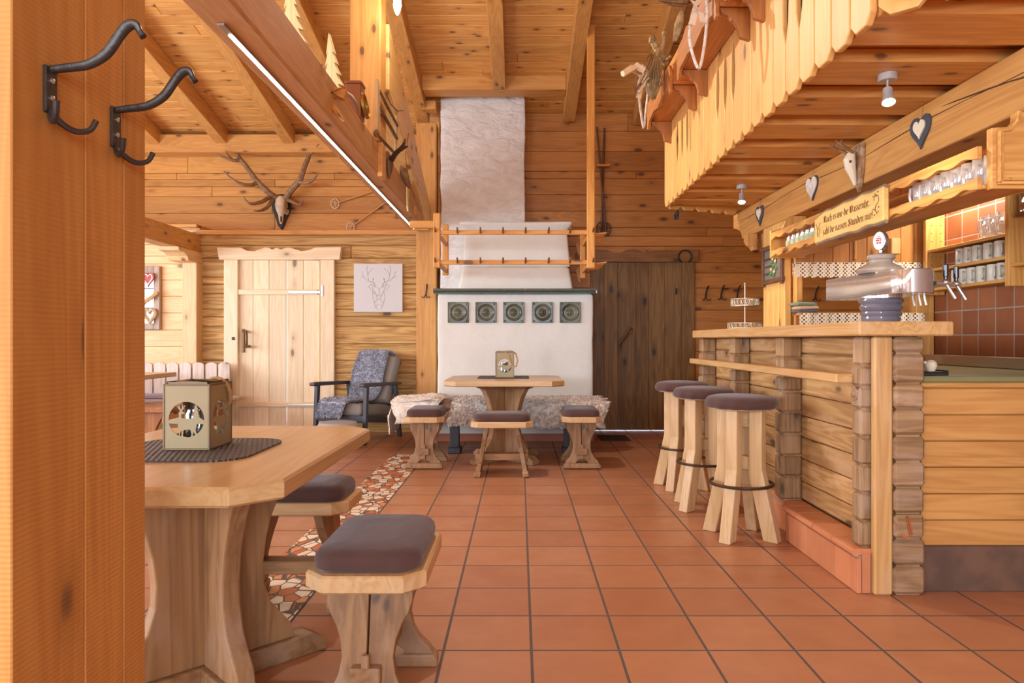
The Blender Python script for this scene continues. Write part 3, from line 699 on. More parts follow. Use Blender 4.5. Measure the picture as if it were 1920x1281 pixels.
# ------------------------------------------------------------------ fleeces: draped sheets with locks of wool
def fleece(name, mat, label, path, x0f, x1f, n=(64, 40), amp=0.012, tuft=0.020, tufts=5200, seed=3, cat='sheepskin', parent=None, M=None, group=None, lean=0.0):
    """`path` runs over the furniture (y,z); x0f(t), x1f(t) give the ragged side edges along it."""
    rnd = random.Random(seed); mb = MB(); P = []
    ps = [Vector((0, a, b)) for a, b in path]; L = [0]
    for a, b in zip(ps[:-1], ps[1:]): L.append(L[-1] + (b - a).length)
    def on(tt):
        d = tt * L[-1]
        for i in range(len(L) - 1):
            if d <= L[i + 1] + 1e-9:
                f = (d - L[i]) / max(1e-9, L[i + 1] - L[i]); p = ps[i].lerp(ps[i + 1], f); dr = (ps[i + 1] - ps[i]).normalized(); return p, Vector((0, dr.z, -dr.y))
        return ps[-1], Vector((0, 0, 1))
    nx, nt = n
    def pt(i, j, lift):
        tt = j / nt; p, nr = on(tt); a, e = x0f(tt), x1f(tt)
        w = 0.02 * noise.noise(Vector((tt * 7, seed, 0)));  f = i / nx
        x = a + (e - a) * f + w
        edge = min(1.0, min(f, 1 - f, tt + 0.02, 1 - tt + 0.0) * 9)
        h = amp * (0.9 + 0.8 * noise.noise(Vector((x * 16, p.y * 16 + p.z * 16, seed))) + 0.6 * noise.noise(Vector((x * 40, (p.y + p.z) * 40, seed)))) * max(edge, 0.12)
        q = p + nr * (h + 0.004 if lift else 0.001); return Vector((x, q.y, q.z)), nr
    top = [[pt(i, j, True)[0] for i in range(nx + 1)] for j in range(nt + 1)]
    bot = [[pt(i, j, False)[0] for i in range(nx + 1)] for j in range(nt + 1)]
    W = nx + 1; vs = [p for r in top for p in r] + [p for r in bot for p in r]; N = W * (nt + 1); fs = []
    for j in range(nt):
        for i in range(nx):
            a = j * W + i; fs.append([a, a + 1, a + W + 1, a + W]); fs.append([N + a, N + a + W, N + a + W + 1, N + a + 1])
    bd = [i for i in range(nx)] + [j * W + nx for j in range(nt)] + [nt * W + i for i in range(nx, 0, -1)] + [j * W for j in range(nt, 0, -1)]
    for k in range(len(bd)): a, b = bd[k], bd[(k + 1) % len(bd)]; fs.append([a, N + a, N + b, b])
    mb.add(vs, fs, True, M)
    for _ in range(tufts):
        tt = rnd.random(); f = rnd.random()
        if rnd.random() < 0.16: f = rnd.choice((rnd.uniform(0, .03), rnd.uniform(.97, 1)))
        if rnd.random() < 0.10: tt = rnd.choice((rnd.uniform(0, .03), rnd.uniform(.97, 1)))
        p, nr = pt(f * nx, tt * nt, True); d = Vector((rnd.uniform(-.9, .9), rnd.uniform(-.6, .6), rnd.uniform(-.9, .35) + lean)); d = d - nr * min(0, d.dot(nr)) + nr * 0.5; d.normalize()
        l = tuft * rnd.uniform(0.6, 1.3); sd = d.orthogonal().normalized() * tuft * 0.24; sd.rotate(Matrix.Rotation(rnd.uniform(0, 6.28), 3, d))
        cu = Vector((rnd.uniform(-.4, .4), rnd.uniform(-.4, .4), -0.5)) * l * 0.5
        a, b, c2, e2 = p - sd, p + sd, p + d * l * 0.6 + sd * 0.8, p + d * l * 0.6 - sd * 0.8
        mb.add([a, b, c2, p + d * l + cu, e2], [[0, 1, 2, 4], [4, 2, 3]], True, M)
    if parent is not None: return mb.build(name, mat, parent, sharp=180)
    c = Vector(mb.v[0]); o = mb.build(name, mat, None, sharp=180, loc=(top[0][nx // 2].x, top[0][nx // 2].y, top[0][nx // 2].z))
    return tag(o, label, cat, group)

# bench in front of the stove
t = thing('stove_bench', 'low wooden bench running along the front of the stove under fleeces', 'bench', (0, 6.95, 0))
mb = MB(); mb.box(-1.17, 0.86, 6.66, 7.36, 0.42, 0.46, 0.008); mb.box(-1.17, -0.93, 7.36, 7.9, 0.42, 0.46, 0.008); mb.build('seat', legw('x'), t, world=True)
for x in (-0.62, 0.47):
    mb = MB(); mb.prism([(6.68, 0.42), (6.66, 0.40), (6.65, 0.33), (6.68, 0.30), (6.78, 0.27), (7.2, 0.27), (7.3, 0.42)], 'x', x - 0.06, x + 0.06); b = mb.build('bracket', benchdark('y'), t, world=True, bev=0.006)
    mb = MB(); mb.box(x - 0.045, x + 0.045, 6.66, 6.74, 0.05, 0.30, 0.006); mb.box(x - 0.06, x + 0.06, 6.60, 6.80, 0.0, 0.055, 0.006); mb.build('leg', M_CHAIRWOOD, t, world=True)
fr = [(7.35, 0.475), (7.1, 0.468), (6.80, 0.468), (6.68, 0.467), (6.635, 0.445), (6.615, 0.40), (6.605, 0.34), (6.605, 0.25)]
wob = lambda a, s, k: (lambda q: a + s * noise.noise(Vector((q * 6, k, 1.3))))
fleece('sheepskin', M_SPECKFUR, 'speckled brown and white fleece on the stove bench beside the cream one', fr[:-1] + [(6.605, 0.27)], wob(-0.66, 0.05, 1), wob(-0.24, 0.07, 2), seed=11, tufts=7000, group='fleeces on the stove bench')
fleece('sheepskin', M_SPECKFUR, 'speckled fleece on the stove bench nearest the dark door', fr, wob(-0.02, 0.08, 3), wob(0.83, 0.10, 4), seed=23, n=(76, 40), tufts=8500, group='fleeces on the stove bench')
cs = thing('sheepskin', 'smooth cream sheepskin hanging over the bench end by the armchair', 'sheepskin', (-0.93, 6.9, 0.46), group='fleeces on the stove bench')
BL = Matrix.Translation(-Vector(cs.location))
MX = BL @ Matrix.Translation((-0.93, 7.02, 0)) @ Matrix.Rotation(R(-90), 4, 'Z')
fleece('side_drape', M_CREAMFUR, '', [(0.16, 0.50), (0.10, 0.512), (0.0, 0.50), (-0.2, 0.487), (-0.262, 0.467), (-0.29, 0.40), (-0.305, 0.32), (-0.315, 0.24), (-0.325, 0.16)], wob(-0.28, 0.05, 7), lambda q: 0.41 - 0.16 * max(0, q - 0.75) * 4 + 0.03 * noise.noise(Vector((q * 6, 8, 0))), seed=31, amp=0.016, tuft=0.011, tufts=2400, M=MX, parent=cs)
fleece('front_drape', M_CREAMFUR, '', [(6.98, 0.512), (6.82, 0.505), (6.68, 0.495), (6.625, 0.465), (6.598, 0.41), (6.588, 0.35), (6.582, 0.29)], lambda q: -1.215 + 0.10 * max(0, q - 0.6) + 0.03 * noise.noise(Vector((q * 6, 3, 4))), lambda q: -0.74 - 0.16 * max(0, q - 0.55) + 0.04 * noise.noise(Vector((q * 6, 9, 4))), seed=37, n=(40, 34), amp=0.014, tuft=0.011, tufts=1800, M=BL, parent=cs)

# ------------------------------------------------------------------ tables
def octagon(w, d, c, z=None): 
    a, b = w / 2, d / 2; return [(-a + c, -b), (a - c, -b), (a, -b + c), (a, b - c), (a - c, b), (-a + c, b), (-a, b - c), (-a, -b + c)]
def oct_slab(mb, w, d, c, z0, z1, e=0.007):
    rings = []
    for ins, z in ((e, z0), (0, z0 + e), (0, z1 - e), (e, z1)): rings.append([(x, y, z) for x, y in octagon(w - 2 * ins, d - 2 * ins, c)])
    mb.loft(rings, smooth=False)
def hourglass(pts): return [(x, z) for x, z in pts] + [(-x, z) for x, z in reversed(pts)]
def make_table(label, loc, w, d, c):
    t = thing('dining_table', label, 'table', loc)
    mb = MB(); oct_slab(mb, w, d, c, 0.686, 0.735); mb.build('tabletop', tablew('y' if d > w else 'x'), t)
    prof = [(0.17, 0.07), (0.275, 0.07), (0.262, 0.12), (0.225, 0.165), (0.19, 0.21), (0.168, 0.28), (0.165, 0.35), (0.175, 0.43), (0.195, 0.50), (0.225, 0.57), (0.262, 0.63), (0.285, 0.655)]
    for a in (45, -45):
        M = Matrix.Rotation(R(a), 4, 'Z')
        th = 0.028
        if a == 45:
            mb = MB(); mb.prism(hourglass(prof), 'y', -th, th, M)
        else:
            mb = MB(); hp = hourglass(prof); 
            for sgn in (1, -1):
                half = [(max(x, 0.028) if sgn > 0 else min(x, -0.028), z) for x, z in hp]
                q = []
                for p in half:
                    if not q or q[-1] != p: q.append(p)
                mb.prism(q, 'y', -th, th, M)
        mb.build('pedestal_board', legw('z'), t, bev=0.006)
        mb = MB(); b = 0.0 if a == 45 else 0.0012
        for sgn in ((1, -1) if a != 45 else (0,)):
            if sgn == 0: mb.prism([(-0.385, 0), (0.385, 0), (0.385, 0.035), (0.33, 0.07), (-0.33, 0.07), (-0.385, 0.035)], 'y', -0.045, 0.045, M)
            else: mb.prism([(sgn * 0.046, 0), (sgn * 0.385, 0), (sgn * 0.385, 0.035), (sgn * 0.33, 0.07), (sgn * 0.046, 0.07)][::sgn], 'y', -0.045, 0.045, M)
        mb.build('foot', legw('x'), t, bev=0.006)
        mb = MB()
        for sgn in ((1, -1) if a != 45 else (0,)):
            if sgn == 0: mb.prism([(-0.27, 0.65), (0.27, 0.65), (0.37, 0.685), (-0.37, 0.685)], 'y', -0.05, 0.05, M)
            else: mb.prism([(sgn * 0.052, 0.65), (sgn * 0.27, 0.65), (sgn * 0.37, 0.685), (sgn * 0.052, 0.685)][::sgn], 'y', -0.05, 0.05, M)
        mb.build('bearer', legw('x'), t, bev=0.004)
    return t
make_table('varnished eight-sided pedestal table near the sawn pillar', (-0.974, 2.195, 0), 0.80, 1.17, 0.095)
make_table('varnished eight-sided pedestal table in front of the white stove', (-0.13, 6.28, 0), 1.02, 0.97, 0.11)

def make_lantern(label, loc, rz, s=1.0, front=True):
    t = thing('lantern', label, 'lantern', loc, rz); W, D, HH = 0.137, 0.16, 0.198
    W, D, HH = W * s, D * s, HH * s
    def circ(cx, cz, r, n=30): return [(cx + r * math.cos(2 * PI * k / n), cz + r * math.sin(2 * PI * k / n)) for k in range(n)]
    rr = 0.054 * s; cz = 0.093 * s
    def sheet(w, M, r):
        hole = [(x, z) for x, z in circ(0, cz, r)]
        return flat_shape([[(-w / 2, 0.003), (w / 2, 0.003), (w / 2, HH), (-w / 2, HH)], hole], 0.002, M_LANTERN, 'panel', t, M)
    deer = [(-.026, .002), (-.022, .002), (-.021, .016), (-.017, .028), (-.015, .028), (-.016, .014), (-.013, .000), (-.009, .000), (-.011, .013), (-.009, .030), (.004, .033), (.013, .031), (.016, .018), (.013, .0), (.017, .0), (.021, .016), (.022, .026), (.028, .016), (.027, .0), (.031, .0), (.033, .018), (.029, .032), (.032, .042), (.034, .052), (.028, .062), (.014, .064), (-.006, .063), (-.014, .067), (-.017, .078), (-.014, .084), (-.006, .085), (-.005, .088), (-.012, .091), (-.014, .094),
            (-.008, .102), (-.003, .112), (-.005, .113), (-.011, .104), (-.012, .114), (-.014, .114), (-.0145, .101), (-.017, .098), (-.020, .104), (-.023, .115), (-.025, .115), (-.0235, .104), (-.030, .112), (-.032, .111), (-.024, .099), (-.019, .093), (-.024, .090), (-.026, .086), (-.024, .080), (-.025, .066), (-.027, .054), (-.027, .040), (-.024, .028), (-.024, .016)]
    def deco(M, r):
        dz = cz - 0.060 * s
        deers = [(x * s * 0.95, dz + z * s * 0.92) for x, z in deer]
        g = [(-r - .004, dz - 0.004), (r + .004, dz - 0.004), (r * 0.7, dz + .012 * s), (r * .1, dz + .006 * s), (-r * .5, dz + .012 * s)]
        flat_shape([deers], 0.0024, M_LANTERN, 'cutout_deer', t, M); flat_shape([g], 0.0021, M_LANTERN, 'cutout_ground', t, M)
        hill = [(-r - .003, cz - .002), (-r * .5, cz + .006 * s), (r * .2, cz + .002 * s), (r * .6, cz + .012 * s), (r + .003, cz - .006 * s), (r + .003, cz - .014 * s), (-r - .003, cz - .012 * s)]
        tree = [(.026, .0), (.030, .0), (.030, .012), (.040, .010), (.034, .020), (.038, .020), (.032, .030), (.036, .030), (.029, .046), (.022, .030), (.026, .030), (.020, .020), (.024, .020), (.018, .010), (.026, .012)]
        flat_shape([hill], 0.0019, M_LANTERN, 'cutout_hill', t, M); flat_shape([[(x * s, cz + z * s) for x, z in tree]], 0.0023, M_LANTERN, 'cutout_tree', t, M)
    Mf = Matrix.Translation((0, -D / 2, 0)); sheet(W, Mf, rr); deco(Mf, rr)
    Mr = Matrix.Translation((W / 2, 0, 0)) @ Matrix.Rotation(R(90), 4, 'Z'); sheet(D, Mr, rr); deco(Mr, rr)
    sheet(W, Matrix.Translation((0, D / 2, 0)), rr); sheet(D, Matrix.Translation((-W / 2, 0, 0)) @ Matrix.Rotation(R(90), 4, 'Z'), rr)
    mb = MB(); e = 0.003 * s
    for sx in (-1, 1):
        for sy in (-1, 1): mb.box(sx * W / 2 - e, sx * W / 2 + e, sy * D / 2 - e, sy * D / 2 + e, 0, HH + e, 0.001)
    for z in (e, HH):
        for sy in (-1, 1): mb.box(-W / 2, W / 2, sy * D / 2 - e, sy * D / 2 + e, z - e, z + e, 0.001)
        for sx in (-1, 1): mb.box(sx * W / 2 - e, sx * W / 2 + e, -D / 2, D / 2, z - e, z + e, 0.001)
    mb.box(-W / 2, W / 2, -D / 2, D / 2, 0.002, 0.006, 0.001); mb.build('frame', M_LANTERNFRAME, t)
    mb = MB(); a, b, r2 = W * 0.46, D * 0.46, 0.017 * s
    for x0, x1, y0, y1 in ((-a, a, -b, -b + .004), (-a, a, b - .004, b), (-a, -a + .004, -b, b), (a - .004, a, -b, b)): mb.box(x0, x1, y0, y1, HH, HH + r2 * 0.55, 0.001)
    mb.box(-a, a, -b, -b * 0.55, HH + r2 * .5, HH + r2 * .6, 0.001); mb.box(-a, a, b * 0.55, b, HH + r2 * .5, HH + r2 * .6, 0.001); mb.box(-a, -a * .55, -b, b, HH + r2 * .5, HH + r2 * .6, 0.001); mb.box(a * .55, a, -b, b, HH + r2 * .5, HH + r2 * .6, 0.001)
    mb.build('collar', M_LANTERNFRAME, t)
    mb = MB(); mb.lathe([(0.001, 0.008), (0.036 * s, 0.008), (0.038 * s, 0.02), (0.038 * s, 0.10 * s), (0.033 * s, 0.112 * s), (0.033 * s, 0.12 * s), (0.031 * s, 0.12 * s), (0.031 * s, 0.112 * s), (0.036 * s, 0.10 * s), (0.036 * s, 0.012), (0.001, 0.012)], 20); mb.build('jar', M_JAR, t)
    mb = MB(); mb.lathe([(0.001, 0.013), (0.030 * s, 0.013), (0.030 * s, 0.035 * s), (0.001, 0.035 * s)], 16); mb.build('candle', plain('candle_wax', (150, 138, 122), 0.5), t)
    return t, W, D, HH
t, W, D, HH = make_lantern('bronzed deer lantern with rope handle on the table near the pillar', (xu(372.5, 2.2), 2.2, 0.741), 0)
mb = MB(); pts = []
for k in range(15):
    a = R(-20 + 205 * k / 14); pts.append((W / 2 - 0.028 + 0.052 * math.sin(a) * 0.75, D / 2 - 0.03 - 0.02 * math.cos(a), HH - 0.035 + 0.052 * math.cos(a)))
for q in range(3): mb.tube([Vector(p) + Vector((0.0035 * math.cos(i * 1.5 + q * 2.09), 0.0035 * math.sin(i * 1.5 + q * 2.09), 0)) for i, p in enumerate(pts)], 0.0042, 6)
mb.build('rope_handle', M_ROPE, t)
t, W, D, HH = make_lantern('bronzed deer lantern with hanging rope loop on the table by the stove', (xu(946, 6.33), 6.33, 0.7405), R(4), 1.13)
mb = MB(); pts = [(0.0, -D / 2, HH), (0.03, -D / 2 - .01, HH - .02), (0.05, -D / 2 - .012, HH - 0.09), (0.075, -D / 2 - .015, HH - 0.13), (0.10, -D / 2 - .01, HH - 0.12), (0.112, -D / 2, HH - 0.07), (0.098, -D / 2 + .02, HH - 0.01), (0.06, -D / 2 + .04, HH + 0.012), (0.02, -D / 2 + .05, HH + 0.012)]
mb.tube(pts, 0.0075, 7); mb.build('rope_handle', M_ROPE, t)

def placemat(label, cx, cy, w, d, z, r=0.10):
    mb = MB(); pts = []
    for sx, sy, a0 in ((1, 1, 0), (-1, 1, 90), (-1, -1, 180), (1, -1, 270)):
        for k in range(7): a = R(a0 + 15 * k); pts.append((cx + sx * (w / 2 - r) + r * math.cos(a), cy + sy * (d / 2 - r) + r * math.sin(a)))
    mb.loft([[(x, y, z) for x, y in pts], [(x, y, z + 0.005) for x, y in pts]], smooth=False)
    return tag(mb.build('placemat', M_MAT, loc=(cx, cy, z)), label, 'placemat')
placemat('dark woven placemat under the lantern near the pillar', -1.01, 2.165, 0.45, 0.45, 0.7352)
placemat('dark woven placemat under the lantern by the stove', -0.145, 6.36, 0.46, 0.42, 0.7352, 0.05)

# ------------------------------------------------------------------ cushioned stools
def make_stool(label, loc, rz):
    t = thing('stool', label, 'stool', loc, rz, 'cushioned stools at the two tables')
    mb = MB(); oct_slab(mb, 0.486, 0.335, 0.055, 0.388, 0.437, 0.006); mb.build('seat', stoolw('x'), t)
    mb = MB(); rings = []
    def rr(w, d, r, z, n=6):
        pts = []
        for sx, sy, a0 in ((1, 1, 0), (-1, 1, 90), (-1, -1, 180), (1, -1, 270)):
            for k in range(n + 1): a = R(a0 + 90 * k / n); pts.append((sx * (w / 2 - r) + r * math.cos(a), sy * (d / 2 - r) + r * math.sin(a), z + 0.004 * noise.noise(Vector((sx * 2 + a, sy * 3, z * 30)))))
        return pts
    for w, d, r, z in ((0.424, 0.282, 0.062, 0.437), (0.440, 0.298, 0.068, 0.446), (0.444, 0.302, 0.07, 0.464), (0.438, 0.296, 0.07, 0.480), (0.418, 0.276, 0.066, 0.492), (0.38, 0.24, 0.06, 0.4985), (0.26, 0.14, 0.05, 0.502)): rings.append(rr(w, d, r, z))
    mb.loft(rings); mb.build('cushion', M_CUSHION, t)
    prof = [(0.155, 0.0), (0.155, 0.028), (0.142, 0.045), (0.132, 0.065), (0.10, 0.10), (0.080, 0.14), (0.072, 0.185), (0.078, 0.23), (0.092, 0.27), (0.112, 0.305), (0.121, 0.335), (0.121, 0.389)]
    arch = [(-0.05, 0.047), (-0.042, 0.064), (-0.02, 0.078), (0.02, 0.078), (0.042, 0.064), (0.05, 0.047)]
    for sg in (-1, 1):
        lean = math.atan2(0.075, 0.388)
        M = Matrix.Translation((sg * 0.118, 0, 0.388)) @ Matrix.Rotation(-sg * lean, 4, 'Y') @ Matrix.Translation((0, 0, -0.392))
        mb = MB()
        for q in (1, -1):      # two boards side by side with the joint open between them
            h = [(q * 0.0025, 0.078)] + [(q * 0.02, 0.078), (q * 0.042, 0.064), (q * 0.052, 0.046)] + [(q * x, z) for x, z in prof[2:]] + [(q * 0.0025, 0.389)]
            mb.prism(h[::q], 'x', -0.017, 0.017, M)
        mb.prism([(-0.155, 0.003), (0.155, 0.003), (0.155, 0.03), (0.142, 0.0455), (-0.142, 0.0455), (-0.155, 0.03)], 'x', -0.024, 0.024, M)
        mb.build('leg', legw('z'), t, bev=0.004)
        mb = MB(); x = sg * (0.118 + 0.075 * (0.388 - 0.15) / 0.388 + 0.032)
        mb.box(x - 0.009, x + 0.009, -0.011, 0.011, 0.085, 0.205, 0.003); mb.build('wedge', legw('z'), t)
    mb = MB(); mb.box(-0.21, 0.21, -0.042, 0.042, 0.118, 0.172, 0.004); mb.build('stretcher', legw('x'), t)
    return t
st = make_stool('brown cushioned stool standing out in front, end boards towards the viewer', (-0.425, 2.125, 0), R(90))
for loc, rz, lab in (((-0.92, 2.89, 0), 0, 'brown cushioned stool half hidden behind the table near the pillar'), ((-0.795, 6.01, 0), R(90), 'brown cushioned stool by the stove table, next to the armchair and stone inlay'),
                     ((0.52, 6.01, 0), R(90), 'brown cushioned stool by the stove table, on the side of the dark door'), ((-0.14, 5.6, 0), 0, 'brown cushioned stool turned broadside before the stove table')):
    dup(st, loc, rz, lab)

# ------------------------------------------------------------------ armchair with fleece, pouf
t = thing('armchair', 'charcoal framed armchair with grey cushions in front of the plank wall', 'armchair', (-1.75, 7.56, 0), R(-20))
w2 = 0.30
for sx in (-1, 1):
    mb = MB(); mb.prism([(-0.36, 0), (-0.32, 0), (-0.275, 0.60), (-0.325, 0.60)], 'x', sx * w2 - 0.02, sx * w2 + 0.02); mb.build('front_leg', M_CHAIRWOOD, t, bev=0.004)
    mb = MB(); mb.prism([(0.36, 0), (0.40, 0), (0.30, 0.585), (0.255, 0.585)], 'x', sx * w2 - 0.02, sx * w2 + 0.02); mb.build('rear_leg', M_CHAIRWOOD, t, bev=0.004)
    mb = MB(); mb.prism([(-0.40, 0.605), (-0.395, 0.63), (-0.30, 0.635), (0.36, 0.612), (0.37, 0.585), (0.30, 0.582), (-0.38, 0.595)], 'x', sx * w2 - 0.032, sx * w2 + 0.032); mb.build('armrest', M_CHAIRWOOD, t, bev=0.006)
    mb = MB(); mb.prism([(-0.34, 0.235), (-0.34, 0.30), (0.34, 0.215), (0.34, 0.155)], 'x', sx * (w2 - 0.028) - 0.015, sx * (w2 - 0.028) + 0.015); mb.build('side_rail', M_CHAIRWOOD, t, bev=0.004)
mb = MB(); mb.box(-0.27, 0.27, -0.335, -0.305, 0.225, 0.30, 0.004); mb.build('front_rail', M_CHAIRWOOD, t)
mb = MB()
for x in (-0.2, 0, 0.2): mb.prism([(0.22, 0.25), (0.25, 0.25), (0.53, 0.86), (0.50, 0.86)], 'x', x - 0.02, x + 0.02)
mb.box(-0.24, 0.24, 0.485, 0.52, 0.80, 0.86, 0.005); mb.build('back_frame', M_CHAIRWOOD, t, bev=0.003)
def cushion(mb, w, d, h, M, n=10):
    rings = []
    for j in range(n + 1):
        f = j / n; z = h * f; ins = 0.028 * (abs(2 * f - 1) ** 3)
        pts = []
        for sx, sy, a0 in ((1, 1, 0), (-1, 1, 90), (-1, -1, 180), (1, -1, 270)):
            for k in range(6): a = R(a0 + 18 * k); pts.append((sx * (w / 2 - ins - 0.03) + 0.03 * math.cos(a), sy * (d / 2 - ins - 0.03) + 0.03 * math.sin(a), z))
        rings.append(pts)
    mb.loft(rings, M=M)
mb = MB(); cushion(mb, 0.53, 0.60, 0.13, Matrix.Translation((0, -0.05, 0.262)) @ Matrix.Rotation(R(-6), 4, 'X')); mb.build('seat_cushion', M_GREYFAB, t)
mb = MB(); cushion(mb, 0.53, 0.56, 0.12, Matrix.Translation((0, 0.335, 0.63)) @ Matrix.Rotation(R(65), 4, 'X') @ Matrix.Translation((0, 0, -0.06))); mb.build('back_cushion', M_GREYFAB, t)
ch = t
AM = Matrix.Translation(ch.location) @ Matrix.Rotation(R(-20), 4, 'Z')
fleece('sheepskin', M_GREYFUR, 'shaggy grey sheepskin thrown over the armchair', [(0.54, 0.90), (0.48, 0.935), (0.40, 0.938), (0.36, 0.89), (0.288, 0.75), (0.20, 0.565), (0.16, 0.47), (0.12, 0.43), (0.0, 0.422), (-0.2, 0.44), (-0.33, 0.447), (-0.38, 0.42), (-0.40, 0.35), (-0.405, 0.285)],
       lambda q: -0.225 + 0.04 * noise.noise(Vector((q * 5, 3, 0))) + 0.06 * math.exp(-((q - .52) / .06) ** 2), lambda q: 0.16 + 0.05 * noise.noise(Vector((q * 6, 9, 0))) - 0.10 * max(0, q - 0.6) * 2.5, amp=0.016, tuft=0.022, tufts=7500, seed=41, M=AM, n=(40, 90))
mb = MB(); mb.lathe([(0.001, 0.0), (0.17, 0.0), (0.20, 0.03), (0.21, 0.12), (0.205, 0.22), (0.18, 0.262), (0.12, 0.272), (0.001, 0.274)], 32)
tag(mb.build('pouf', plain('pouf_fabric', (172, 168, 166), 0.95, nscale=90, namp=0.1, bump=0.2, spec=0.1), loc=None), 'round pale grey pouf pushed under the front of the armchair', 'pouf').location = (-1.80, 6.93, 0)

# canvas with deer drawing
cx, cz, hw = xu(709.5, 8.17), zv(540, 8.17), 0.284
t = thing('deer_picture', 'square white canvas with a line drawing of a stag head', 'picture', (cx, 8.18, cz))
mb = MB(); mb.box(-hw, hw, -0.022, 0.018, -hw, hw, 0.004); mb.build('canvas', M_CANVAS, t)
mb = MB()
def dl(*pts):
    for q in (0,):
        mb.tube([((u - 709.5) * 8.15 / F, -0.0225, (540 - v) * 8.15 / F) for u, v in pts], 0.0034, 4, flat=0.3)
dl((699, 547), (694, 540), (690, 538), (696, 533), (704, 538), (711, 541), (718, 538), (726, 532), (731, 535), (726, 542), (720, 548), (722, 558), (719, 570), (716, 578), (710, 581), (704, 577), (702, 568), (699, 556), (699, 547))
dl((699, 547), (705, 552), (711, 556), (717, 552), (720, 548)); dl((702, 568), (708, 562), (713, 562), (719, 570)); dl((705, 577), (709, 571), (714, 571), (716, 578)); dl((696, 533), (700, 543), (705, 552), (708, 562)); dl((726, 532), (721, 543), (717, 552), (713, 562)); dl((711, 541), (711, 556))
for sg in (1, -1):
    m = lambda *p: dl(*[(710.5 + sg * (u - 710.5), v) for u, v in p])
    m((703, 539), (700, 530), (692, 526), (684, 522), (680, 514)); m((700, 530), (701, 521)); m((692, 526), (690, 516), (694, 508), (701, 503)); m((690, 516), (688, 506), (690, 499)); m((684, 522), (677, 518)); m((704, 539), (703, 531), (695, 529), (686, 526))
    m((701, 521), (699, 526)); m((680, 514), (679, 509))
mb.build('drawing', M_PENCIL, t)

# corner bench, side bench and table in the alcove
t = thing('corner_bench', 'washed wooden bench with scalloped slat back along the alcove wall', 'bench', (-4.6, 8.0, 0))
k = 0; x = xu(431, 7.95)
while x > -6.0:
    x0 = x - 0.133; zt = zv(679.5, 7.95); mb = MB()
    mb.prism([(x0, 0.44), (x - 0.002, 0.44), (x - 0.002, zt - 0.025), (x - 0.03, zt - 0.006), ((x + x0) / 2, zt), (x0 + 0.03, zt - 0.006), (x0, zt - 0.025)], 'y', 7.95, 7.975); mb.build('back_slat', benchw('z'), t, world=True, bev=0.004)
    x -= 0.147; k += 1
mb = MB(); mb.box(-6.0, xu(431, 7.97), 7.976, 8.0, 0.70, 0.76, 0.004); mb.box(-6.0, xu(431, 7.97), 7.976, 8.0, 0.50, 0.56, 0.004); mb.build('back_rail', benchdark('x'), t, world=True)
mb = MB(); mb.box(-6.0, xu(433, 7.7), 7.5, 7.96, 0.405, 0.44, 0.006); mb.build('seat', benchw('x'), t, world=True)
for x in (-3.4, -4.6, -5.8):
    mb = MB(); mb.box(x - 0.02, x + 0.02, 7.56, 8.0, 0, 0.405, 0.004); mb.build('leg', benchdark('z'), t, world=True)
mb = MB(); cushion(mb, 2.4, 0.40, 0.035, Matrix.Translation((-4.6, 7.72, 0.4405))); tag(mb.build('seat_pad', plain('lilac_pad', (176, 156, 172), 0.9, nscale=30, namp=0.08), loc=(-4.6, 7.72, 0.44)), 'lilac seat pad on the bench with scalloped back', 'cushion')
t = thing('dining_table', 'light topped table in the alcove before the scalloped bench', 'table', (-4.35, 7.1, 0))
mb = MB(); mb.box(-5.1, -3.64, 6.3, 7.42, 0.69, 0.735, 0.006); mb.build('tabletop', tablew('x'), t, world=True)
for x in (-3.95, -4.8):
    mb = MB(); mb.prism([(6.55, 0), (7.25, 0), (7.25, 0.06), (7.05, 0.10), (7.0, 0.35), (7.2, 0.62), (7.3, 0.69), (6.45, 0.69), (6.6, 0.62), (6.8, 0.35), (6.75, 0.1), (6.55, 0.06)], 'x', x - 0.025, x + 0.025); mb.build('leg', legw('z'), t, world=True, bev=0.004)
mb = MB(); mb.box(-4.8, -3.95, 6.85, 6.93, 0.28, 0.36, 0.004); mb.build('stretcher', legw('x'), t, world=True)
t = thing('side_bench', 'brown wooden bench drawn up to the alcove table', 'bench', (-3.35, 6.9, 0))
mb = MB(); mb.box(-3.56, -3.16, 6.2, 7.15, 0.43, 0.475, 0.006); mb.build('seat', benchdark('y'), t, world=True)
mb = MB(); mb.box(-3.20, -3.17, 6.25, 7.1, 0.33, 0.39, 0.004); mb.box(-3.55, -3.52, 6.25, 7.1, 0.33, 0.39, 0.004); mb.build('apron', rackw('y'), t, world=True)
for y in (6.3, 7.05):
    mb = MB(); mb.prism([(-3.54, 0), (-3.18, 0), (-3.2, 0.06), (-3.27, 0.12), (-3.3, 0.2), (-3.26, 0.3), (-3.19, 0.43), (-3.53, 0.43), (-3.46, 0.3), (-3.42, 0.2), (-3.45, 0.12), (-3.52, 0.06)], 'y', y - 0.02, y + 0.02); mb.build('leg', benchdark('z'), t, world=True, bev=0.003)
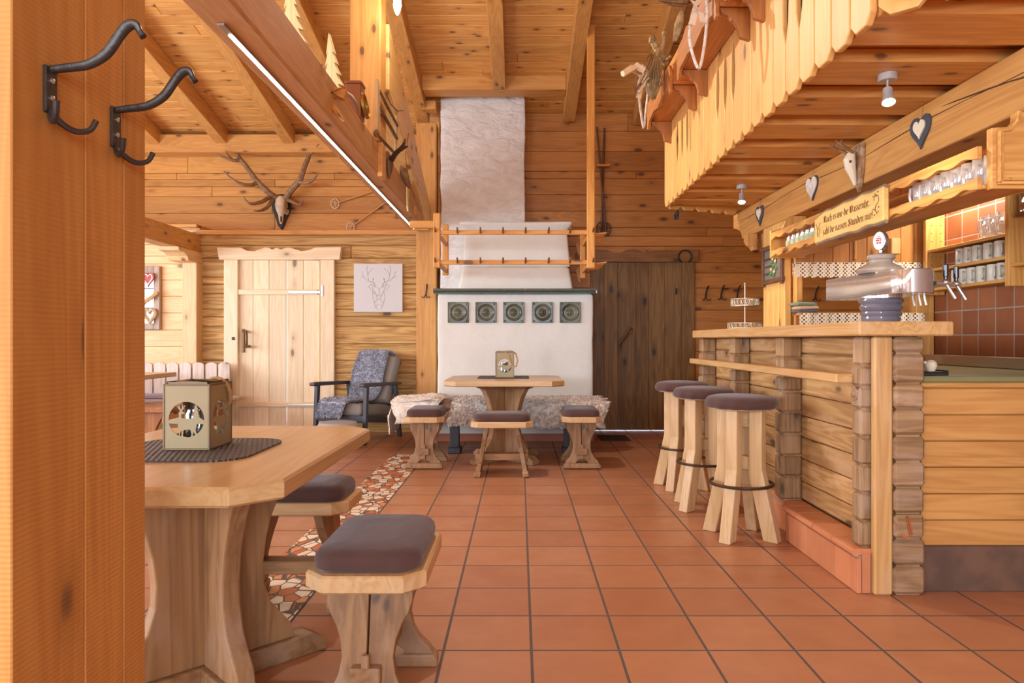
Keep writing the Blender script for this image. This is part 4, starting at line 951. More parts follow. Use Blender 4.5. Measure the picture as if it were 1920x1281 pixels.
# ------------------------------------------------------------------ raised step along the bar
s = NT('step_tiles'); n_ = s.noise(s.obj(), 6, 4); rnd = s.rand()
hs = s.n('HueSaturation'); s.l(s.mix(n_, srgb(216, 146, 104), srgb(190, 118, 78)), hs.inputs['Color']); s.l(s.math('MULTIPLY_ADD', rnd, 0.2, 0.9), hs.inputs['Value'])
s.bsdf(hs.outputs[0], 0.35, 0, None, 0.4); M_STEP = s.m
M_GROUT = plain('grout', (150, 132, 116), 0.9)
t = thing('step', 'tiled footrest step with rounded nosing along the foot of the bar', 'step', (1.5, 3.4, 0), kind='structure')
core = [(1.436, 2.966), (1.436, 3.74), (1.475, 3.83), (1.495, 3.90), (1.495, 4.36), (1.44, 4.42), (1.436, 5.6), (1.57, 5.6), (1.57, 2.966)]
mb = MB(); mb.prism(core, 'z', 0, 0.16); mb.build('core', M_GROUT, t, world=True)
mb = MB()
ys = [2.969, 3.02, 3.17, 3.32, 3.47, 3.62, 3.738]
for a, e in zip(ys[:-1], ys[1:]): mb.box(1.428, 1.44, a + 0.002, e - 0.002, 0.002, 0.148, 0.003)
mb.box(1.452, 1.488, 2.958, 2.97, 0.002, 0.17, 0.003); mb.box(1.430, 1.448, 2.958, 2.97, 0.002, 0.148, 0.002)
mb.prism([(1.428, 3.742), (1.438, 3.742), (1.482, 3.832), (1.474, 3.836)], 'z', 0.002, 0.148)
for a in (4.44, 4.6, 4.76, 4.92, 5.08, 5.24, 5.4): mb.box(1.428, 1.44, a + 0.002, a + 0.158, 0.002, 0.148, 0.003)
mb.prism([(1.428, 4.43), (1.488, 4.352), (1.496, 4.36), (1.44, 4.44)], 'z', 0.002, 0.148); mb.box(1.486, 1.497, 3.91, 4.34, 0.002, 0.148, 0.003)
mb.build('riser_tiles', M_STEP, t, world=True)
mb = MB()
def nose(pts):
    mb.tube(pts, 0.016, 8); 
for a, e in zip([2.962, 3.17, 3.38, 3.59], [3.168, 3.378, 3.588, 3.74]): mb.tube([(1.428, a + .002, 0.172), (1.428, e - .002, 0.172)], 0.0165, 10)
mb.tube([(1.428, 3.742, 0.172), (1.44, 3.785, 0.172), (1.468, 3.835, 0.172), (1.49, 3.90, 0.172)], 0.0165, 10); mb.tube([(1.49, 4.35, 0.172), (1.45, 4.40, 0.172), (1.428, 4.45, 0.172)], 0.0165, 10)
for a in (4.455, 4.78, 5.1): mb.tube([(1.428, a, 0.172), (1.428, a + 0.32, 0.172)], 0.0165, 10)
mb.build('nosing', M_STEP, t, world=True)
mb = MB()
for a, e in zip([2.964, 3.17, 3.38, 3.59], [3.168, 3.378, 3.588, 3.74]): mb.box(1.43, 1.566, a + .002, e - .002, 0.16, 0.188, 0.003)
mb.prism([(1.43, 3.743), (1.49, 3.90), (1.566, 3.90), (1.566, 3.743)], 'z', 0.16, 0.188); mb.box(1.49, 1.566, 3.903, 4.35, 0.16, 0.188, 0.003); mb.prism([(1.49, 4.353), (1.43, 4.45), (1.566, 4.45), (1.566, 4.353)], 'z', 0.16, 0.188)
for a in (4.455, 4.78, 5.1): mb.box(1.43, 1.566, a, a + 0.317, 0.16, 0.188, 0.003)
mb.build('tread_tiles', M_STEP, t, world=True)

# ------------------------------------------------------------------ bar counter
bar = thing('bar_counter', 'long plank fronted bar counter with notched posts and thick wooden top', 'bar counter', (1.6, 4.2, 0))
mb = MB(); mb.box(1.398, 1.79, 2.875, 5.65, 1.093, 1.152, 0.006)
mb.build('countertop', bartop('y'), bar, world=True)
mb = MB(); z = 0.19; hs_ = [0.10, 0.125, 0.12, 0.118, 0.12, 0.118, 0.11, 0.09]; k = 0
while z < 1.08:
    h = min(hs_[k % len(hs_)], 1.092 - z)
    mb.box(1.568, 1.60, 2.975, 5.62, z + 0.002, z + h - 0.002, 0.008); z += h; k += 1
mb.box(1.60, 1.70, 2.98, 5.6, 0.0, 1.092, 0.002); mb.build('front_planks', barw('y'), bar, world=True)
for i, y in enumerate((3.01, 3.87, 4.74, 5.56)):
    mb = MB(); z = 0.189; rr = random.Random(i + 3)
    cuts = [0.32, 0.435, 0.555, 0.675, 0.79, 0.875, 0.975, 1.093] if i else [0.30, 0.42, 0.54, 0.66, 0.78, 0.875, 0.965, 1.093]
    for c in cuts:
        j = rr.uniform(-0.004, 0.004); yy = y - (0.0 if i else 0.03)
        mb.box(1.452 + j, 1.567, yy + j * .5, yy + (0.105 if i else 0.08), z + 0.0035, c - 0.0035, 0.011); mb.box(1.468, 1.566, yy + 0.012, yy + (0.09 if i else 0.07), z - 0.006, z + 0.006, 0.0); z = c
    mb.build('notched_post', logw('z'), bar, world=True)
mb = MB(); MM = Matrix.Translation((1.449, 3.02, 0.845)) @ Matrix.Rotation(R(-90), 4, 'Y')
mb.lathe([(0.001, 0.0), (0.03, 0.0), (0.03, 0.004), (0.026, 0.007), (0.022, 0.004), (0.017, 0.004), (0.012, 0.009), (0.001, 0.011)], 20, M=MM); mb.build('carved_rosette', logw('x'), bar, world=True)
mb = MB(); mb.box(1.375, 1.452, 3.035, 5.65, 0.888, 0.928, 0.005); mb.build('ledge', bartop('y'), bar, world=True)
mb = MB(); mb.box(1.492, 1.571, 2.935, 2.972, 0.0, 1.092, 0.01); mb.build('corner_board', bartop('z'), bar, world=True)
mb = MB(); z = 0.0; rr = random.Random(2)
zs = [0.123, 0.237, 0.345, 0.452, 0.562, 0.672, 0.782, 0.892, 1.02, 1.092]
for c in zs:
    j = rr.uniform(-0.005, 0.005); mb.box(1.574, 1.705 + j, 2.932 + j, 3.05, z + 0.004, c - 0.004, 0.013); mb.box(1.59, 1.69, 2.95, 3.04, z - .006, z + 0.006, 0); z = c
mb.build('log_stack', logw('x'), bar, world=True)
mb = MB()
for a, e in (((1700, 905), (1707, 940)), ((1703, 903), (1711, 938)), ((1690, 938), (1706, 944))):
    p, q = at(a[0], a[1] + 65, 2.925), at(e[0], e[1] + 65, 2.925); mb.tube([p, q], 0.006, 4, flat=0.4)
mb.build('carving', plain('orange_carving', (196, 104, 50), 0.6), bar, world=True)

sc = thing('service_counter', 'lower plank fronted counter with olive green top beside the bar', 'counter', (2.2, 3.5, 0))
mb = MB(); zz = [zv(v, 2.985) for v in (1023, 975, 926, 876, 827, 778, 728, 716)]
for a, e in zip(zz[:-1], zz[1:]): mb.box(1.712, 2.66, 2.975, 3.0, a + 0.0015, e - 0.0015, 0.005)
mb.build('front_planks', wood('counter_pine', (206, 144, 78), (178, 112, 54), axis='x', knots=0.5, var=0.05), sc, world=True)
mb = MB(); mb.box(1.72, 2.66, 3.0, 4.2, 0.2, 0.895, 0.002); mb.build('carcass', pine('y'), sc, world=True)
mb = MB(); mb.box(1.712, 2.66, 2.985, 3.02, 0.0, zv(1024, 2.985), 0.003); mb.build('plinth', M_PLINTH, sc, world=True)
mb = MB(); mb.box(1.712, 2.66, 2.965, 4.25, 0.896, 0.922, 0.004); mb.build('worktop', M_GREENTOP, sc, world=True)
mb = MB(); mb.box(2.58, 2.64, 2.97, 4.45, 0.922, 0.985, 0.004); mb.build('upstand', M_STEEL, sc, world=True)
t = thing('bar_tray', 'small black tray on the olive worktop behind the log corner of the bar', 'tray', (xu(1748, 3.05), 3.06, 0.9225))
mb = MB(); mb.box(-0.055, 0.055, -0.04, 0.05, 0, 0.012, 0.004); mb.box(-0.05, 0.05, -0.035, 0.045, 0.012, 0.016, 0.001); tag(t, t['label'], t['category']); mb.build('tray_base', M_BLACK, t)
mb = MB(); mb.box(-0.055, -0.045, -0.04, 0.05, 0.012, 0.022, 0.002); mb.box(0.045, 0.055, -0.04, 0.05, 0.012, 0.022, 0.002); mb.build('rim', M_BLACK, t)
t = thing('serving_scoop', 'round headed cream scoop lying on the small black tray', 'scoop', (xu(1745, 3.06), 3.06, 0.939))
mb = MB(); mb.lathe([(0.001, 0.0), (0.016, 0.0), (0.022, 0.012), (0.026, 0.026), (0.022, 0.04), (0.012, 0.048), (0.001, 0.05)], 16); mb.build('head', M_BONE, t)
mb = MB(); mb.tube([(-0.01, 0, 0.035), (-0.035, 0, 0.04), (-0.06, -0.005, 0.036)], [0.007, 0.005, 0.006], 8); mb.build('handle', M_BONE, t)

# ------------------------------------------------------------------ bar stools
def make_barstool(label, loc, rz):
    t = thing('bar_stool', label, 'bar stool', loc, rz, 'bar stools along the bar')
    for a in range(4):
        M = Matrix.Rotation(R(45 + 90 * a), 4, 'Z'); mb = MB()
        o = [(0.055, 0.70), (0.055, 0.335), (0.135, 0.0), (0.215, 0.0), (0.138, 0.335), (0.128, 0.38), (0.128, 0.70)]
        mb.prism(o, 'y', -0.032, 0.032, M); mb.build('leg', stoolleg('z'), t, bev=0.006)
    for a in (0, 90):
        M = Matrix.Rotation(R(45 + a), 4, 'Z'); 
        for z0, z1 in ((0.60, 0.695), (0.37, 0.44)): mb = MB(); mb.box(-0.054, 0.054, -0.012 - a * 1e-5, 0.012, z0, z1, 0.002, M); mb.build('cross_brace', stoolleg('x'), t)
    mb = MB(); mb.lathe([(0.001, 0.70), (0.165, 0.70), (0.17, 0.705), (0.17, 0.715), (0.001, 0.715)], 36); mb.build('seat', stoolleg('x'), t)
    mb = MB(); rings = []
    for r, z in ((0.150, 0.708), (0.176, 0.706), (0.188, 0.716), (0.191, 0.735), (0.187, 0.752), (0.175, 0.765), (0.14, 0.773), (0.08, 0.777), (0.01, 0.778)):
        rings.append([((r + (0.0045 * math.sin(11 * a + math.sin(3 * a) * 2) * (1 if 0.70 < z < 0.745 else 0.15))) * math.cos(a), (r + (0.0045 * math.sin(11 * a + math.sin(3 * a) * 2) * (1 if 0.70 < z < 0.745 else 0.15))) * math.sin(a), z) for a in [2 * PI * k / 66 for k in range(66)]])
    mb.loft(rings); mb.build('cushion', M_CUSHION, t, sharp=60)
    mb = MB(); mb.tube([(0.166 * math.cos(2 * PI * k / 40), 0.166 * math.sin(2 * PI * k / 40), 0.292) for k in range(40)], 0.0085, 8, closed=True); mb.build('foot_ring', plain('blackened_steel', (88, 76, 66), 0.35, 0.8), t)
    return t
b0 = make_barstool('round bar stool standing nearest to the notched corner of the bar', (1.218, 3.84, 0), R(4))
dup(b0, (1.185, 4.50, 0), R(-6), 'round bar stool in the middle of the row of three')
dup(b0, (1.19, 5.12, 0), R(8), 'round bar stool standing closest to the dark stained door')

# ------------------------------------------------------------------ beer tap tower
bt = thing('beer_tap', 'ceramic and chrome beer tap tower standing on the bar top', 'beer tap', (1.645, 3.18, 1.152))
mb = MB(); mb.lathe([(0.001, 0), (0.072, 0), (0.078, 0.006), (0.082, 0.022), (0.078, 0.030), (0.084, 0.036), (0.088, 0.044), (0.084, 0.052), (0.078, 0.055), (0.086, 0.062), (0.092, 0.072), (0.087, 0.083), (0.082, 0.086), (0.090, 0.094), (0.094, 0.101), (0.090, 0.109), (0.080, 0.112), (0.001, 0.112)], 36); mb.build('ceramic_column', M_CERAMIC, bt)
mb = MB(); mb.lathe([(0.001, 0.112), (0.086, 0.112), (0.086, 0.122), (0.001, 0.122)], 36); mb.build('chrome_band', M_CHROME, bt)
mb = MB(); y0 = -0.02
pl = [(-0.10, 0.34), (-0.055, -0.175), (-0.045, -0.215), (-0.022, -0.24), (0.01, -0.25), (0.06, -0.245), (0.10, -0.225), (0.13, -0.19), (0.145, -0.15), (0.145, 0.34)]
rings = []
for ins, z in ((0.004, 0.122), (0, 0.126), (0, 0.222), (0.004, 0.226)):
    cx, cy = 0.02, 0.05; rings.append([(cx + (x - cx) * (1 - ins * 6), cy + (y - cy) * (1 - ins * 3), z) for x, y in pl])
mb.loft(rings); mb.build('chrome_body', M_CHROME, bt, sharp=40)
mb = MB(); mb.lathe([(0.001, 0.226), (0.098, 0.226), (0.104, 0.236), (0.102, 0.246), (0.09, 0.256), (0.062, 0.270), (0.052, 0.278), (0.051, 0.286), (0.058, 0.292), (0.060, 0.300), (0.056, 0.309), (0.001, 0.311)], 36); mb.build('ceramic_lid', M_CERAMICTOP, bt)
mb = MB(); mb.lathe([(0.001, 0.311), (0.016, 0.311), (0.018, 0.316), (0.009, 0.322), (0.009, 0.332), (0.001, 0.333)], 16); mb.build('badge_stem', M_CHROME, bt)
MB_ = Matrix.Translation((0, 0, 0.375)) @ Matrix.Rotation(R(-66), 4, 'Z') @ Matrix.Rotation(R(90), 4, 'X')
def oval(rx, rz, n=32): return [(rx * math.cos(2 * PI * k / n), rz * math.sin(2 * PI * k / n)) for k in range(n)]
mb = MB(); mb.prism(oval(0.033, 0.043), 'z', -0.012, 0.012, MB_, smooth=True); bd = mb.build('badge', M_CHROME, bt, bev=0.002)
mb = MB(); mb.prism(oval(0.028, 0.038), 'z', 0.0121, 0.0135, MB_); mb.build('badge_face', M_WHITE, bd)
mb = MB()
for x0, x1, z0, z1 in ((-.012, .012, .008, .013), (-.015, .002, -.002, .005), (.004, .014, -.001, .005), (-.012, -.002, -.014, -.006), (.001, .013, -.013, -.006), (-.006, .006, .018, .021)): mb.box(x0, x1, z0, z1, 0.0136, 0.0142, 0, MB_)
mb.build('badge_print', M_RED, bd)
for k, y in enumerate((-0.18, -0.10)):
    mb = MB(); mb.tube([(0.14, y, 0.168), (0.205 + .095 * k, y, 0.168)], 0.010, 10); mb.tube([(0.185 + .095 * k, y, 0.168), (0.215 + .095 * k, y - .02, 0.10)], 0.0075, 8)
    mb.ball((0.185 + .095 * k, y, 0.172), 0.015, 6); f = mb.build('faucet', M_CHROME, bt)
    mb = MB(); mb.lathe([(0.001, 0.185), (0.008, 0.185), (0.008, 0.196), (0.0115, 0.198), (0.0115, 0.245), (0.009, 0.248), (0.001, 0.248)], 14, c=(0.185 + .095 * k, y, 0)); mb.build('tap_handle', plain('black_bakelite', (22, 22, 24), 0.2, coat=0.5), f)
for k, y in enumerate((-0.14, -0.10, -0.05)):
    mb = MB(); mb.tube([(0.115, y, 0.124), (0.118, y, 0.105), (0.122, y - .006, 0.075)], 0.0045, 8); mb.build('spout', M_WHITE, bt)
mb = MB(); mb.box(1.70, 1.765, 3.30, 3.318, 1.1525, 1.235, 0.003); tag(mb.build('display_card', plain('pale_card', (206, 200, 190), 0.6), loc=(1.73, 3.31, 1.1525)), 'plain pale card standing behind the beer tap column', 'card')

# ------------------------------------------------------------------ cake stand
t = thing('cake_stand', 'two tiered filigree cake stand at the far end of the bar top', 'cake stand', (1.685, 5.22, 1.152))
def filigree(mb, r, z0, z1):
    n = 44
    for z in (z0, z1): mb.tube([(r * math.cos(2 * PI * k / n), r * math.sin(2 * PI * k / n), z) for k in range(n)], 0.0035, 5, closed=True)
    for k in range(22):
        a = 2 * PI * k / 22; c = (r * math.cos(a), r * math.sin(a)); ux, uy = -math.sin(a), math.cos(a); h = (z1 - z0) / 2; w = PI * r / 22 * 0.85
        mb.tube([(c[0] + ux * w * math.cos(b), c[1] + uy * w * math.cos(b), (z0 + z1) / 2 + h * math.sin(b)) for b in [2 * PI * q / 10 for q in range(10)]], 0.0025, 4, closed=True)
        mb.tube([(c[0] - ux * w, c[1] - uy * w, z0), (c[0] + ux * w, c[1] + uy * w, z1)], 0.002, 4)
M_FIL = plain('antique_silver', (214, 200, 176), 0.4, 0.5)
for nm, r, z in (('lower_tier', 0.125, 0.008), ('upper_tier', 0.100, 0.175)):
    mb = MB(); filigree(mb, r, z + 0.006, z + 0.055 if r < .11 else z + .042); mb.lathe([(0.001, z), (r, z), (r, z + 0.006), (0.001, z + 0.006)], 32); mb.build(nm, M_FIL, t)
mb = MB(); mb.tube([(0, 0, 0.01), (0, 0, 0.345)], 0.005, 8); mb.ball((0, 0, 0.345), 0.009, 6); mb.build('rod', M_FIL, t)
mb = MB()
for k in range(3): mb.ball((0.1 * math.cos(k * 2.1), 0.1 * math.sin(k * 2.1), 0.005), 0.006, 5)
mb.build('feet', M_FIL, t)

# ------------------------------------------------------------------ partition with the lace hung hatch
pt = thing('partition', 'pine partition with a serving hatch behind the bar', 'partition', (2.2, 4.6, 0), kind='structure')
mb = MB(); x = 1.80
while x < 2.69:
    w = min(random.uniform(0.09, 0.13), 2.695 - x); mb.box(x, x + w - .002, 4.56, 4.59, zv(502, 4.6), 2.13, 0.004); mb.box(x, x + w - .002, 4.56, 4.59, 0, 1.24, 0.004); x += w
mb.build('boards', wallr('z'), pt, world=True)
mb = MB(); mb.box(xu(1716, 4.55), 2.695, 4.54, 4.62, 0, 2.12, 0.004); mb.box(1.80, 1.84, 4.54, 4.60, 1.24, 1.58, 0.003); mb.box(xu(1602, 4.55), xu(1606, 4.55), 4.548, 4.56, 1.6, 1.9, 0.002); mb.build('jamb', pine('z'), pt, world=True)
mb = MB(); mb.box(1.80, 2.62, 4.50, 4.66, 1.236, 1.252, 0.004); mb.build('sill', pine('x'), pt, world=True)
stub = thing('bar_post', 'boarded post standing on the bar top under the long beam', 'post', (1.77, 4.8, 1.152), kind='structure')
mb = MB()
for k in range(4): mb.box(1.745, 1.793, 4.605 + k * 0.1, 4.703 + k * 0.1, 1.1525, 1.87, 0.006)
mb.build('boards', wood('post_pine', (232, 174, 98), (206, 138, 66), axis='z', knots=0.5, var=0.06), stub, world=True)

s = NT('lace'); sep = s.n('SeparateXYZ'); s.l(s.obj(), sep.inputs[0])
a = s.math('SINE', s.math('MULTIPLY', sep.outputs[0], 250)); b = s.math('SINE', s.math('MULTIPLY', sep.outputs[2], 250))
c = s.math('SINE', s.math('MULTIPLY', sep.outputs[0], 114))
hole = s.math('GREATER_THAN', s.math('ADD', s.math('MULTIPLY', a, b), s.math('MULTIPLY', c, 0.35)), 0.42)
tr = s.n('BsdfTransparent'); df = s.n('BsdfDiffuse'); df.inputs[0].default_value = srgb(240, 224, 196)
mx = s.n('MixShader'); s.l(hole, mx.inputs[0]); s.l(df.outputs[0], mx.inputs[1]); s.l(tr.outputs[0], mx.inputs[2]); s.l(mx.outputs[0], s.out.inputs[0]); M_LACE = s.m
def lace(label, x0, x1, y, ztop, zbot, rod=True):
    t = thing('lace_curtain', label, 'curtain', ((x0 + x1) / 2, y, ztop))
    mb = MB(); n = int((x1 - x0) / 0.006); vs = []; fs = []
    for i in range(n + 1):
        x = x0 + (x1 - x0) * i / n; sc_ = 0.012 * abs(math.sin(PI * (x - x0) / 0.055)); yy = y + 0.006 * math.sin(x * 60)
        for f in (0, 0.5, 1): vs.append((x, yy, ztop + (zbot + 0.012 - ztop) * f - sc_ * (f == 1)))
    for i in range(n):
        for q in (0, 1): a_ = i * 3 + q; fs.append([a_, a_ + 3, a_ + 4, a_ + 1])
    mb.add(vs, fs, True); mb.build('lace', M_LACE, t, world=True, sharp=180)
    mb = MB(); mb.tube([(x0, y + 0.008, ztop - 0.006), (x1, y + 0.008, ztop - 0.006)], 0.004, 6); mb.build('rod', M_BRASS, t, world=True)
lace('cream lace valance across the top of the serving hatch', 1.765, 2.645, 4.525, zv(492, 4.52), zv(521, 4.52))
lace('cream lace strip hung below the sill of the serving hatch', 1.80, 2.60, 4.488, zv(587, 4.49), zv(612, 4.49))
# tea towels
GR = [((126, 140, 110), 0.004), ((70, 72, 78), 0.0), ((206, 170, 136), -0.004)]
for k, (c, dx) in enumerate((((96, 90, 96), 0), ((208, 176, 142), 0.006), ((122, 138, 112), -0.006))):
    mb = MB(); z = 1.2525 + 0.0235 * k; cx = xu(1508, 4.57)
    rings = []
    for ins, zz_ in ((0.006, z), (0, z + .006), (0, z + .016), (0.008, z + .0225)): rings.append([(cx + dx + x, 4.58 + y, zz_ + 0.002 * math.sin(x * 40 + k)) for x, y in octagon(0.15 - 2 * ins, 0.13 - 2 * ins, 0.02)])
    mb.loft(rings); o = mb.build('tea_towel', plain('towel_%d' % k, c, 0.95, nscale=70, namp=0.25), loc=(cx + dx, 4.58, z))
    tag(o, ('dark grey folded tea towel at the bottom of the stack in the hatch', 'cream patterned tea towel folded in the middle of the hatch stack', 'green folded tea towel on top of the stack in the hatch')[k], 'tea towel', 'folded towels in the serving hatch')
t = thing('wall_box', 'small wooden box with a cord fixed on the partition', 'box', (xu(1678, 4.52), 4.53, zv(462, 4.52)))
mb = MB(); mb.box(-0.03, 0.03, -0.025, 0.029, -0.052, 0.052, 0.004); mb.build('box_body', wood('box_ply', (216, 160, 98), (190, 130, 70), axis='z', knots=0), t)
mb = MB(); mb.tube([(0.01, 0.02, -0.05), (0.012, 0.022, -0.08), (0.006, 0.022, -0.105)], 0.002, 5); mb.build('cord', M_WHITE, t)

# framed relief on the bar post, facing the room
t = thing('picture', 'small dark framed picture with green foliage on the boarded post', 'picture', (1.735, 4.79, 1.59))
mb = MB()
for z0, z1 in ((1.465, 1.495), (1.70, 1.73)): mb.box(1.722, 1.743, 4.585, 4.985, z0, z1, 0.003)
for y0, y1 in ((4.60, 4.63), (4.95, 4.98)): mb.box(1.724, 1.742, y0, y1, 1.45, 1.73, 0.003)
mb.build('picture_frame', wood('dark_frame', (120, 76, 44), (74, 44, 26), axis='y', knots=0.2), t, world=True)
mb = MB(); mb.box(1.736, 1.7425, 4.63, 4.95, 1.495, 1.70, 0); mb.build('backing', plain('slate_boards', (112, 102, 92), 0.7, nscale=9, namp=0.3), t, world=True)
mb = MB()
for k in range(3): mb.box(1.733, 1.736, 4.80 + .0, 4.94, 1.53 + .05 * k, 1.545 + .05 * k, 0.001)
mb.build('painted_boards', plain('dark_paint', (70, 56, 50), 0.7), t, world=True)
mb = MB(); rr = random.Random(5)
for k in range(16): mb.ball((1.732, 4.76 + 0.05 * math.sin(k * 1.1) + rr.uniform(-.015, .015), 1.52 + 0.0105 * k), (0.006, rr.uniform(.010, .022), rr.uniform(.007, .014)), 5)
mb.build('painted_foliage', M_PAINTG, t, world=True)
mb = MB()
for y, z in ((4.74, 1.54), (4.80, 1.56), (4.72, 1.61), (4.77, 1.63)): mb.ball((1.728, y, z), (0.007, 0.014, 0.012), 5)
mb.build('painted_fruit', plain('cream_paint', (222, 176, 130), 0.6), t, world=True)

# ------------------------------------------------------------------ wall shelf with mugs
sh = thing('bar_shelf', 'pine wall shelf unit over the rust tiles behind the bar', 'shelf', (2.64, 3.9, 1.4))
def shp(mbx, nm, ax): mbx.build(nm, pine(ax), sh, world=True)
for z, y1 in ((1.384, 4.44), (1.506, 4.44), (1.628, 4.44), (2.05, 4.44)):
    mb = MB(); mb.box(2.585, 2.695, 3.72, y1, z, z + 0.018, 0.003); shp(mb, 'shelf_board', 'y')
for z in (1.46, 1.72): 
    mb = MB(); mb.box(2.585, 2.695, 2.6, 3.675, z, z + 0.018, 0.003); shp(mb, 'shelf_board', 'y')
for y in (4.442, 3.692):
    mb = MB(); mb.box(2.575, 2.696, y - 0.016, y + 0.016, 1.36, 2.09, 0.003); shp(mb, 'upright', 'z')
mb = MB()
for k in range(14): 
    for x in (2.61, 2.67): mb.tube([(x, 4.425, 1.40 + .05 * k), (x, 4.4265, 1.40 + .05 * k)], 0.003, 6)
mb.build('peg_holes', M_BLACK, sh, world=True)
def make_mug(label, loc, rz):
    t = thing('mug', label, 'mug', loc, rz, 'stoneware mugs on the wall shelf')
    mb = MB(); mb.lathe([(0.001, 0), (0.033, 0), (0.035, 0.004), (0.035, 0.088), (0.034, 0.092), (0.032, 0.092), (0.031, 0.088), (0.031, 0.008), (0.001, 0.006)], 22); mb.build('cup', M_STONEWARE, t)
    mb = MB(); mb.tube([(0.034, 0, 0.074), (0.050, 0, 0.072), (0.057, 0, 0.05), (0.052, 0, 0.026), (0.034, 0, 0.018)], 0.0052, 8, flat=1.4); mb.build('handle', M_STONEWARE, t); return t
m0 = None
for r, (z, us) in enumerate(((1.5245, (1804, 1820, 1836, 1857, 1878)), (1.4025, (1796, 1811, 1826, 1844, 1864, 1883)))):
    for i, u in enumerate(us):
        Y = 2.63 * F / (u - U0); lab = '%s grey stoneware mug from the tap handles on the %s mug shelf' % (('first', 'second', 'third', 'fourth', 'fifth', 'sixth')[i], 'upper' if r == 0 else 'lower')
        rz = R(-150 + (i * 37 % 30))
        if m0 is None: m0 = make_mug(lab, (2.63, Y, z), rz)
        else: dup(m0, (2.63, Y, z), rz, lab)
def make_beermug(label, loc, rz, group, name='beer_glass', h=0.12, r=0.036, mat=None, handle=True):
    t = thing(name, label, 'glass', loc, rz, group)
    mb = MB(); n = 24; rings = []
    for rad, z in ((0.001, 0.0), (r, 0.0), (r * 1.04, 0.01), (r * 1.04, h * 0.4), (r * 0.98, h * 0.45), (r * 1.02, h * 0.52), (r * 1.02, h), (r * 0.92, h), (r * 0.90, 0.012), (0.001, 0.012)):
        rings.append([(rad * (1 - 0.05 * (k % 2) * (z < h * 0.9)) * math.cos(2 * PI * k / n), rad * (1 - 0.05 * (k % 2) * (z < h * .9)) * math.sin(2 * PI * k / n), z) for k in range(n)])
    mb.loft(rings); mb.build('glass_body', mat or M_MUGGLASS, t)
    if handle:
        mb = MB(); mb.tube([(r, 0, h * 0.8), (r + 0.022, 0, h * 0.78), (r + 0.026, 0, h * 0.5), (r + 0.02, 0, h * 0.25), (r, 0, h * 0.2)], 0.0055, 8); mb.build('handle', mat or M_MUGGLASS, t)
    return t
g0 = None
for i, u in enumerate((1845, 1861, 1877)):
    Y = 2.63 * F / (u - U0); lab = '%s ribbed glass beer mug in the lit bay of the wall shelf' % ('first', 'second', 'third')[i]
    g0 = make_beermug(lab, (2.645, Y, 1.6465), R(-170), 'beer mugs in the lit shelf bay', h=0.13, r=0.03) if g0 is None else dup(g0, (2.645, Y, 1.6465), R(-170), lab) and g0
make_beermug('amber glass on the shelf bay at the picture edge beyond the upright', (2.63, 3.625, 1.7385), 0, None, h=0.10, r=0.030, mat=glassy('amber_glass', (232, 186, 128), 0.7), handle=False)

# ------------------------------------------------------------------ hanging glass rack with sign
rk = thing('glass_rack', 'long hanging glass rack with wavy boards under the beam over the bar', 'glass rack', (1.7, 3.5, 1.6))
def wavy(y0, y1, zb, zt, amp_b, amp_t, pit=0.155):
    pts = []; n = int((y1 - y0) / 0.0125)
    f = lambda y: (math.exp(-((((y - y0) / pit) % 1) - .5) ** 2 * 14))
    for i in range(n + 1): y = y0 + (y1 - y0) * i / n; pts.append((y, zb + amp_b * f(y)))
    for i in range(n, -1, -1): y = y0 + (y1 - y0) * i / n; pts.append((y, zt + amp_t * f(y)))
    return pts
mb = MB(); mb.prism(wavy(2.452, 4.455, 1.603, 1.646, 0.013, -0.004), 'x', 1.606, 1.624); mb.build('lower_board', pine('y'), rk, world=True, bev=0.002)
mb = MB(); mb.prism(wavy(2.452, 4.455, 1.712, 1.756, 0.014, 0.0), 'x', 1.606, 1.624); mb.build('upper_board', pine('y'), rk, world=True, bev=0.002)
mb = MB(); mb.box(1.6245, 1.80, 2.45, 4.46, 1.606, 1.622, 0.003); mb.build('shelf_board', pine('y'), rk, world=True)
mb = MB(); mb.box(1.788, 1.802, 2.45, 4.46, 1.622, 1.655, 0.003); mb.box(1.788, 1.802, 2.45, 4.46, 1.715, 1.755, 0.003); mb.build('rear_rail', pine('y'), rk, world=True)
mb = MB(); mb.prism([(1.604, 1.60), (1.83, 1.60), (1.83, 1.868), (1.72, 1.868), (1.70, 1.84), (1.68, 1.79), (1.604, 1.775)], 'y', 4.458, 4.478); mb.build('end_board', pine('z'), rk, world=True, bev=0.003)
EY = 2.42
mb = MB(); o = [(1.636, 1.600), (2.16, 1.600), (2.16, 1.868), (1.72, 1.868), (1.718, 1.835), (1.70, 1.815), (1.636, 1.812)]
mb.prism(o, 'y', EY, EY + 0.03); ep = mb.build('end_panel', pine('x'), rk, world=True, bev=0.004)
mb = MB(); mb.box(1.652, 1.664, EY - 0.012, EY, 1.616, 1.80, 0.004); mb.box(1.668, 1.674, EY - 0.008, EY, 1.618, 1.80, 0.002); mb.box(1.652, 2.15, EY - 0.012, EY, 1.612, 1.624, 0.004); mb.box(1.672, 2.15, EY - 0.008, EY, 1.628, 1.634, 0.002)
mb.tube([(1.655, EY - 0.004, 1.80), (1.70, EY - .004, 1.806), (1.722, EY - .004, 1.83), (1.728, EY - .004, 1.866)], 0.008, 6)
for k in range(len(mb.v)): mb.v[k] = tuple(Vector(mb.v[k]) - Vector(rk.location))
mb.build('moulding', pine('x'), ep)
mb = MB()
for u, v in ((1878, 276), (1895, 336)): p = at(u, v, EY - .001); mb.ball(p, (0.006, 0.003, 0.006), 5)
for k in range(len(mb.v)): mb.v[k] = tuple(Vector(mb.v[k]) - Vector(rk.location))
mb.build('plug', pegw('y'), ep)
